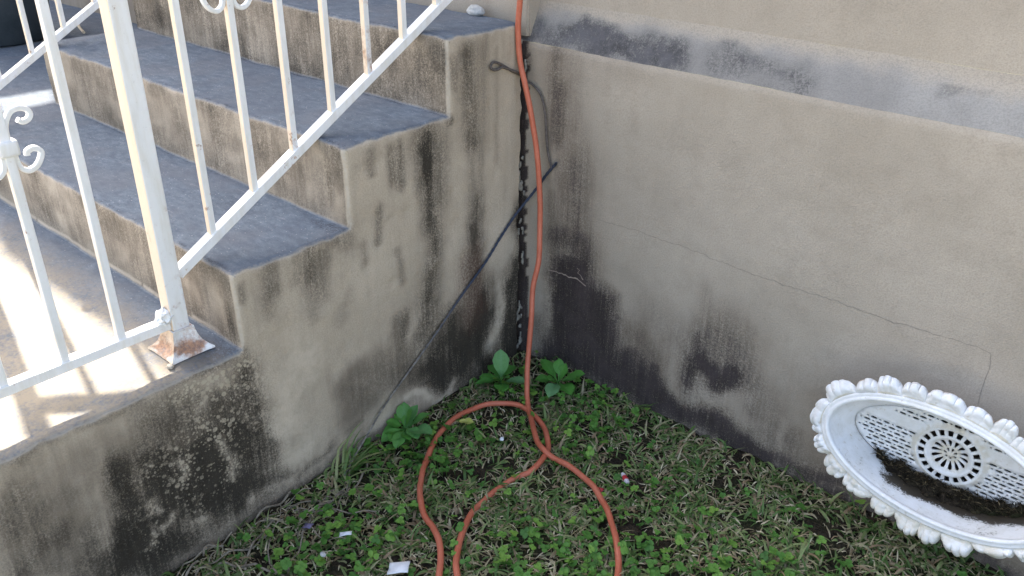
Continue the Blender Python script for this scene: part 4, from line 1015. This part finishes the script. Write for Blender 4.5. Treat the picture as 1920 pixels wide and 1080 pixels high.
def clover(n, seed):
    rng = np.random.default_rng(seed); vs, fs, tn = [], [], []; cnt = 0
    while cnt < n:
        x, y = rng.uniform(.01, 2.2), rng.uniform(-2.0, -.01); m = noise.noise(Vector((x*6+20, y*6, 1)))+.5*noise.noise(Vector((x*17, y*17, 7)))+.18
        b = 0
        for cx, cy, rr_, s_ in ((.30, -.12, .14, .7), (.36, -.26, .08, .5), (.12, -.5, .12, .8), (.75, -.5, .2, .6), (.95, -.35, .12, .5), (.2, -.78, .12, .6), (.26, -.92, .1, .6), (.12, -.17, .08, .4), (.55, -.62, .15, .4), (.2, -.36, .1, .3)):
            b = max(b, s_*math.exp(-((x-cx)**2+(y-cy)**2)/rr_**2))
        if rng.random() > (max(0, m)*.16+b*.9)*near(x, y): continue
        cnt += 1; h = rng.uniform(.010, .034); z = gh(x, y)+h; a0 = rng.uniform(0, 6.28); R_ = rng.uniform(.0034, .0070); K = rng.choice([3, 3, 3, 2, 4]); t0 = float(np.clip(rng.normal(.5, .25), 0, 1))
        tiltx, tilty = rng.normal(0, .3, 2)
        for l in range(K):
            a = a0+l*2*math.pi/K; c = np.array([x+math.cos(a)*R_*.95, y+math.sin(a)*R_*.95, z]); k = len(vs); vs.append(c-np.array([0, 0, R_*.16])); tn.append(t0+.1)
            for i in range(10):
                t = 2*math.pi*i/10; rr_ = R_*(1-.10*(i == 0))*(.92+.16*rng.random()); q = c+np.array([math.cos(a+t)*rr_, math.sin(a+t)*rr_*.95, R_*.10+rng.normal(0, .0006)])
                q[2] += (q[0]-x)*tiltx+(q[1]-y)*tilty; q[0] = max(q[0], .004); q[1] = min(q[1], -.004); vs.append(q); tn.append(t0)
            fs += [(k, k+1+i, k+1+(i+1) % 10) for i in range(10)]
        k = len(vs); vs += [np.array([x-.0006, y, gh(x, y)-.002]), np.array([x+.0006, y, gh(x, y)-.002]), np.array([x+.0006, y, z-.001]), np.array([x-.0006, y, z-.001])]; tn += [.5]*4; fs.append((k, k+1, k+2, k+3))
    o = mesh('clover', vs, fs, M_clover); at = o.data.attributes.new('tint', 'FLOAT', 'POINT'); at.data.foreach_set('value', np.clip(tn, 0, 1)); return o
tag(clover(1350, 5), 'low bright green clover patches spread through the lawn', 'clover', kind='stuff')

# ------------------------------------------------------------------ dry runners along the foot of the stairs
rng = random.Random(4); vs, fs = [], []
def runner(x, y, a, n_, r0, z0=.006, bend=.35):
    p = Vector((x, y, gh(x, y)+z0)); P = []
    for i in range(n_):
        P.append(p.copy()); a += rng.uniform(-bend, bend); p = p+Vector((math.cos(a), math.sin(a), 0))*.014; p.z = gh(p.x, p.y)+z0+.006*math.sin(i*1.1+x*40)
        if p.x < .012: p.x = .012; a = -math.pi/2+.3 if math.sin(a) < 0 else math.pi/2-.3
    a_, b_ = tube(spline(P, .006), [r0*(.7+.3*math.sin(i*.9)**2) for i in range(len(spline(P, .006)))], 6); k = len(vs); vs.extend(a_); fs.extend(tuple(q+k for q in f) for f in b_)
for i in range(26):
    y = rng.uniform(-1.12, -.66); runner(rng.uniform(.015, .11), y, rng.choice([1.6, -1.5])+rng.uniform(-.5, .7), rng.randint(5, 14), rng.uniform(.0014, .0034), rng.uniform(.004, .020))
tag(mesh('dry_runners', vs, fs, M_root), 'tangled dry grass runners along the foot of the stairs', 'dry runners', kind='stuff')

# ------------------------------------------------------------------ broad-leaved weeds
def leaf_mesh(L_, W_, up, curl, tint, seed, petiole=.35):
    rg = random.Random(seed); NU, NV = 12, 6; vs, fs, tn = [], [], []
    p = Vector((0, 0, 0)); e = up; axis = []
    for i in range(NU+1): axis.append((p.copy(), e)); p = p+Vector((math.cos(e), 0, math.sin(e)))*L_/NU; e -= curl/NU
    for i, (q, e_) in enumerate(axis):
        t = i/NU
        w = .0018 if t < petiole*.6 else W_*.5*max(.02, math.sin(math.pi*min(1, ((t-petiole*.6)/(1-petiole*.6))**1.15)))**.75
        if i == NU: w = .0006
        for j in range(NV+1):
            s_ = -1+2*j/NV; wav = .0016*math.sin(t*14+s_*2+seed)*abs(s_)
            vs.append(q+Vector((0, s_*w*(1+.05*math.sin(t*30+seed)), .22*w*abs(s_)**1.3+wav-.0008*(s_ == 0)))); tn.append(tint+(.12 if j == NV//2 else 0)+rg.uniform(-.03, .03))
    n_ = NV+1; fs = [(i*n_+j, (i+1)*n_+j, (i+1)*n_+j+1, i*n_+j+1) for i in range(NU) for j in range(NV)]
    return vs, fs, tn
def weed(x, y, z, leaves, label, root):
    leaves = [(a_, l_*1.02, w_*1.0, u_, c_, t_) for a_, l_, w_, u_, c_, t_ in leaves]; z += .014
    r_ = empty('weed', (x, y, z), label, 'weed', 'broad-leaved weeds at the foot of the walls')
    for i, (az, L_, W_, up, curl, tint) in enumerate(leaves):
        v, f, tn = leaf_mesh(L_, W_, R(up), R(curl), tint, i+root*13); M = Matrix.Translation((x, y, z+.002*i)) @ Matrix.Rotation(R(az), 4, 'Z')
        v = [M @ q for q in v]
        for q in v: q.x = max(q.x, .006); q.y = min(q.y, -.008)
        o = mesh('leaf', v, f, M_weed, r_); at = o.data.attributes.new('tint', 'FLOAT', 'POINT'); at.data.foreach_set('value', np.clip(tn, 0, 1))
# azimuths: 0 = +x along the house wall, 90 = towards the house wall, -90 = towards the yard
z_ = gh(.07, -.16)
weed(.075, -.175, z_+.004, [(135, .095, .044, 82, 25, .75), (20, .075, .034, 40, 50, .95), (-45, .062, .040, 30, 40, .35), (-150, .062, .036, 25, 40, .4), (-100, .045, .026, 62, 40, .5), (170, .062, .030, 45, 50, .3), (-20, .05, .03, 60, 45, .55), (90, .06, .03, 40, 50, .3), (-120, .07, .03, 10, 20, .2)],
     'small upright green weed in the corner, left of the hanging cord', 1)
weed(.20, -.085, gh(.2, -.09)+.004, [(30, .085, .040, 55, 45, .5), (165, .09, .038, 48, 50, .45), (90, .06, .03, 75, 30, .4), (-70, .085, .040, 38, 70, 1.0), (-25, .075, .042, 28, 45, .45), (-140, .065, .035, 25, 40, .35), (5, .06, .034, 48, 40, .55), (-100, .045, .03, 50, 40, .5), (130, .06, .03, 60, 30, .35)],
     'broad leafy weed at the house wall, right of the hanging cord', 2)
weed(.050, -.50, gh(.05, -.5)+.006, [(140, .080, .038, 62, 40, .65), (85, .078, .032, 72, 30, .75), (40, .085, .034, 62, 40, .6), (10, .088, .044, 42, 50, .8), (-30, .06, .036, 35, 40, .45), (-80, .06, .040, 25, 40, .4), (-120, .055, .04, 25, 40, .35), (60, .06, .03, 80, 20, .4), (-150, .05, .034, 35, 40, .45), (-60, .075, .034, 15, 40, .6), (-100, .07, .036, 12, 50, .55), (-10, .06, .036, 20, 40, .7), (160, .05, .03, 30, 40, .5)],
     'leafy weed rosette against the stairs wall where the rope meets the grass', 3)
# taller grass tuft beside the rope foot
def tuft(x, y, n_, ln, label, az0, az1, seed):
    rg = random.Random(seed); vs, fs, tn = [], [], []
    for i in range(n_):
        a = R(rg.uniform(az0, az1)); e = rg.uniform(.5, 1.3); h = rg.uniform(*ln); w = rg.uniform(.004, .0075); t0 = rg.uniform(.35, .75); p = Vector((x+rg.uniform(-.02, .02), y+rg.uniform(-.03, .03), gh(x, y)))
        s_ = Vector((-math.sin(a), math.cos(a), 0))
        for k in range(9):
            t = k/8; ww = w*(1-t**2)*.5; q = Vector((max(p.x, .006), p.y, p.z)); vs += [q-s_*ww, q+s_*ww]; tn += [t0, t0]
            if k: b0 = len(vs)-4; fs.append((b0, b0+1, b0+3, b0+2))
            p = p+Vector((math.cos(a)*math.cos(e), math.sin(a)*math.cos(e), math.sin(e)))*h/8; e -= .16
    o = mesh('grass_tuft', vs, fs, M_grass); at = o.data.attributes.new('tint', 'FLOAT', 'POINT'); at.data.foreach_set('value', tn)
    tag(o, label, 'grass tuft')
tuft(.035, -.69, 34, (.08, .16), 'long green grass tuft leaning along the stairs wall below the rope', 40, 140, 3)

# ------------------------------------------------------------------ litter and small things
def slab(name, x, y, dz, lx, ly, th, rot, mat, label, cat, tilt=.15, bend=.004, sub=8, group=None):
    vs, fs = [], []
    for i in range(sub+1):
        for j in range(sub+1):
            u, v = i/sub-.5, j/sub-.5; q = Vector((u*lx*(1+.06*noise.noise(Vector((v*3, u*9, x*9)))), v*ly*(1+.08*noise.noise(Vector((u*3, v*9, y*9)))), bend*math.sin(u*4+1)*math.cos(v*3)+u*tilt*lx))
            c, s_ = math.cos(rot), math.sin(rot); vs.append((x+q.x*c-q.y*s_, y+q.x*s_+q.y*c, gh(x, y)+dz+q.z))
    fs = [(i*(sub+1)+j, (i+1)*(sub+1)+j, (i+1)*(sub+1)+j+1, i*(sub+1)+j+1) for i in range(sub) for j in range(sub)]
    o = mesh(name, vs, fs, mat); sm = o.modifiers.new('s', 'SOLIDIFY'); sm.thickness = th
    return tag(o, label, cat, group)
slab('paper_scrap', .362, -.805, .034, .042, .030, .002, R(38), M_paper, 'folded white paper scrap on the grass left of the cord loop ends', 'paper scrap', .2)
slab('paper_scrap', .203, -.812, .030, .026, .011, .0015, R(45), M_paper, 'narrow white paper scrap in the grass near the stairs, left of the cord', 'paper scrap', .1)
slab('plastic_scrap', .120, -.848, .026, .022, .016, .001, R(20), simple('violet_plastic', (.11, .09, .17), (.17, .15, .25), 60, .5), 'dull violet plastic scrap among the dry runners', 'plastic scrap', .2)
w_ = empty('candy_wrapper', (.545, -.272, gh(.545, -.272)+.03), 'crumpled candy wrapper with pale ends and red middle on the grass right of the cord', 'candy wrapper')
for nm, u0, u1, mt in (('foil_end', -.017, -.006, M_clear), ('printed_band', -.006, .007, M_red), ('foil_end', .007, .019, M_clear)):
    vs = []; K = 10
    for i in range(6):
        u = u0+(u1-u0)*i/5; rad = .0062*(1-.55*abs(u/.02)**3)
        for k in range(K):
            t = 2*math.pi*k/K; rr_ = rad*(1+.25*noise.noise(Vector((u*200, k*2.1, 3)))); c, s_ = math.cos(R(-35)), math.sin(R(-35))
            q = Vector((u, rr_*math.cos(t), rr_*.7*math.sin(t))); vs.append((.545+q.x*c-q.y*s_, -.272+q.x*s_+q.y*c, gh(.545, -.272)+.030+q.z))
    fs = [(i*K+k, (i+1)*K+k, (i+1)*K+(k+1) % K, i*K+(k+1) % K) for i in range(5) for k in range(K)]+[tuple(range(K))[::-1], tuple(range(5*K, 6*K))]
    mesh(nm, vs, fs, mt, w_)
slab('red_scrap', .520, -.335, .016, .016, .012, .001, R(10), M_red, 'tiny dark red scrap beside the cord, below the candy wrapper', 'plastic scrap', .1)
def blob(name, x, y, z, s_, mat, label, cat, seed=0, amp=.25):
    b = bmesh.new(); bmesh.ops.create_icosphere(b, subdivisions=4, radius=1)
    for v in b.verts:
        c = v.co.copy(); d = 1+amp*fbm(c+Vector((seed, 0, 0)), 1.1, 3); v.co = Vector((x+c.x*s_[0]*d, y+c.y*s_[1]*d, z+c.z*s_[2]*d))
    return tag(bmobj(name, b, mat), label, cat)
blob('stone', -.145, -.030, Z3+.011, (.027, .016, .014), M_stone, 'pale grey stone lying on the top stair tread by the wall', 'stone', 2)
blob('snail_shell', .222, -.885, gh(.22, -.885)+.036, (.0075, .005, .0045), M_stone, 'small pale snail shell in the grass near the bottom left', 'snail shell', 5, .12)
blob('petal', .240, -.357, gh(.24, -.357)+.026, (.006, .005, .004), M_paper, 'small white petal on the grass inside the cord loop', 'petal', 8, .3)
blob('pebble', -.045, -.996, Z0+.005, (.008, .006, .004), simple('tan_stone', (.3, .27, .22), (.42, .38, .32), 50, .9), 'tiny tan pebble on the landing edge in front of the rusty post foot', 'pebble', 3)
v, f, tn = leaf_mesh(.046, .024, R(18), R(30), .5, 3, .1); M = Matrix.Translation((.115, -.385, gh(.12, -.38)+.03)) @ Matrix.Rotation(R(28), 4, 'Z')
tag(mesh('fallen_leaf', [M @ q for q in v], f, M_yleaf), 'yellow green fallen leaf lying inside the cord loop', 'fallen leaf')
v, f = tube(spline([(-2.50, .0, Z1+.01), (-2.42, -.03, Z1+.012), (-2.33, -.055, Z1+.008)], .01), .006, 6)  # thin pale cream tube on the patio floor
tag(mesh('pale_streak', v, f, simple('pale_cream', (.6, .5, .36), (.7, .62, .5), 60, .8)), 'thin pale streak on the patio behind the stairs', 'pale_streak')
# planter pot on the patio
pot = empty('pot', (-2.50, -.33, Z1), 'large dark blue grey pot on the patio at the far left, behind the railing', 'pot')
def lathe(name, prof, x, y, mat, parent, K=64):
    vs = [(x+r_*math.cos(2*math.pi*k/K), y+r_*math.sin(2*math.pi*k/K), z) for r_, z in prof for k in range(K)]
    fs = [(i*K+k, i*K+(k+1) % K, (i+1)*K+(k+1) % K, (i+1)*K+k) for i in range(len(prof)-1) for k in range(K)]
    return mesh(name, vs, fs, mat, parent)
lathe('pot_body', [(.19, Z1+.002), (.205, Z1+.01), (.25, Z1+.42), (.25, Z1+.45)], -2.50, -.33, M_pot, pot)
lathe('pot_rim', [(.25, Z1+.45), (.27, Z1+.452), (.272, Z1+.49), (.25, Z1+.492), (.24, Z1+.42)], -2.50, -.33, M_pot, pot)
lathe('potting_soil', [(.243, Z1+.44), (.12, Z1+.45), (.001, Z1+.455)], -2.50, -.33, M_soil, pot)
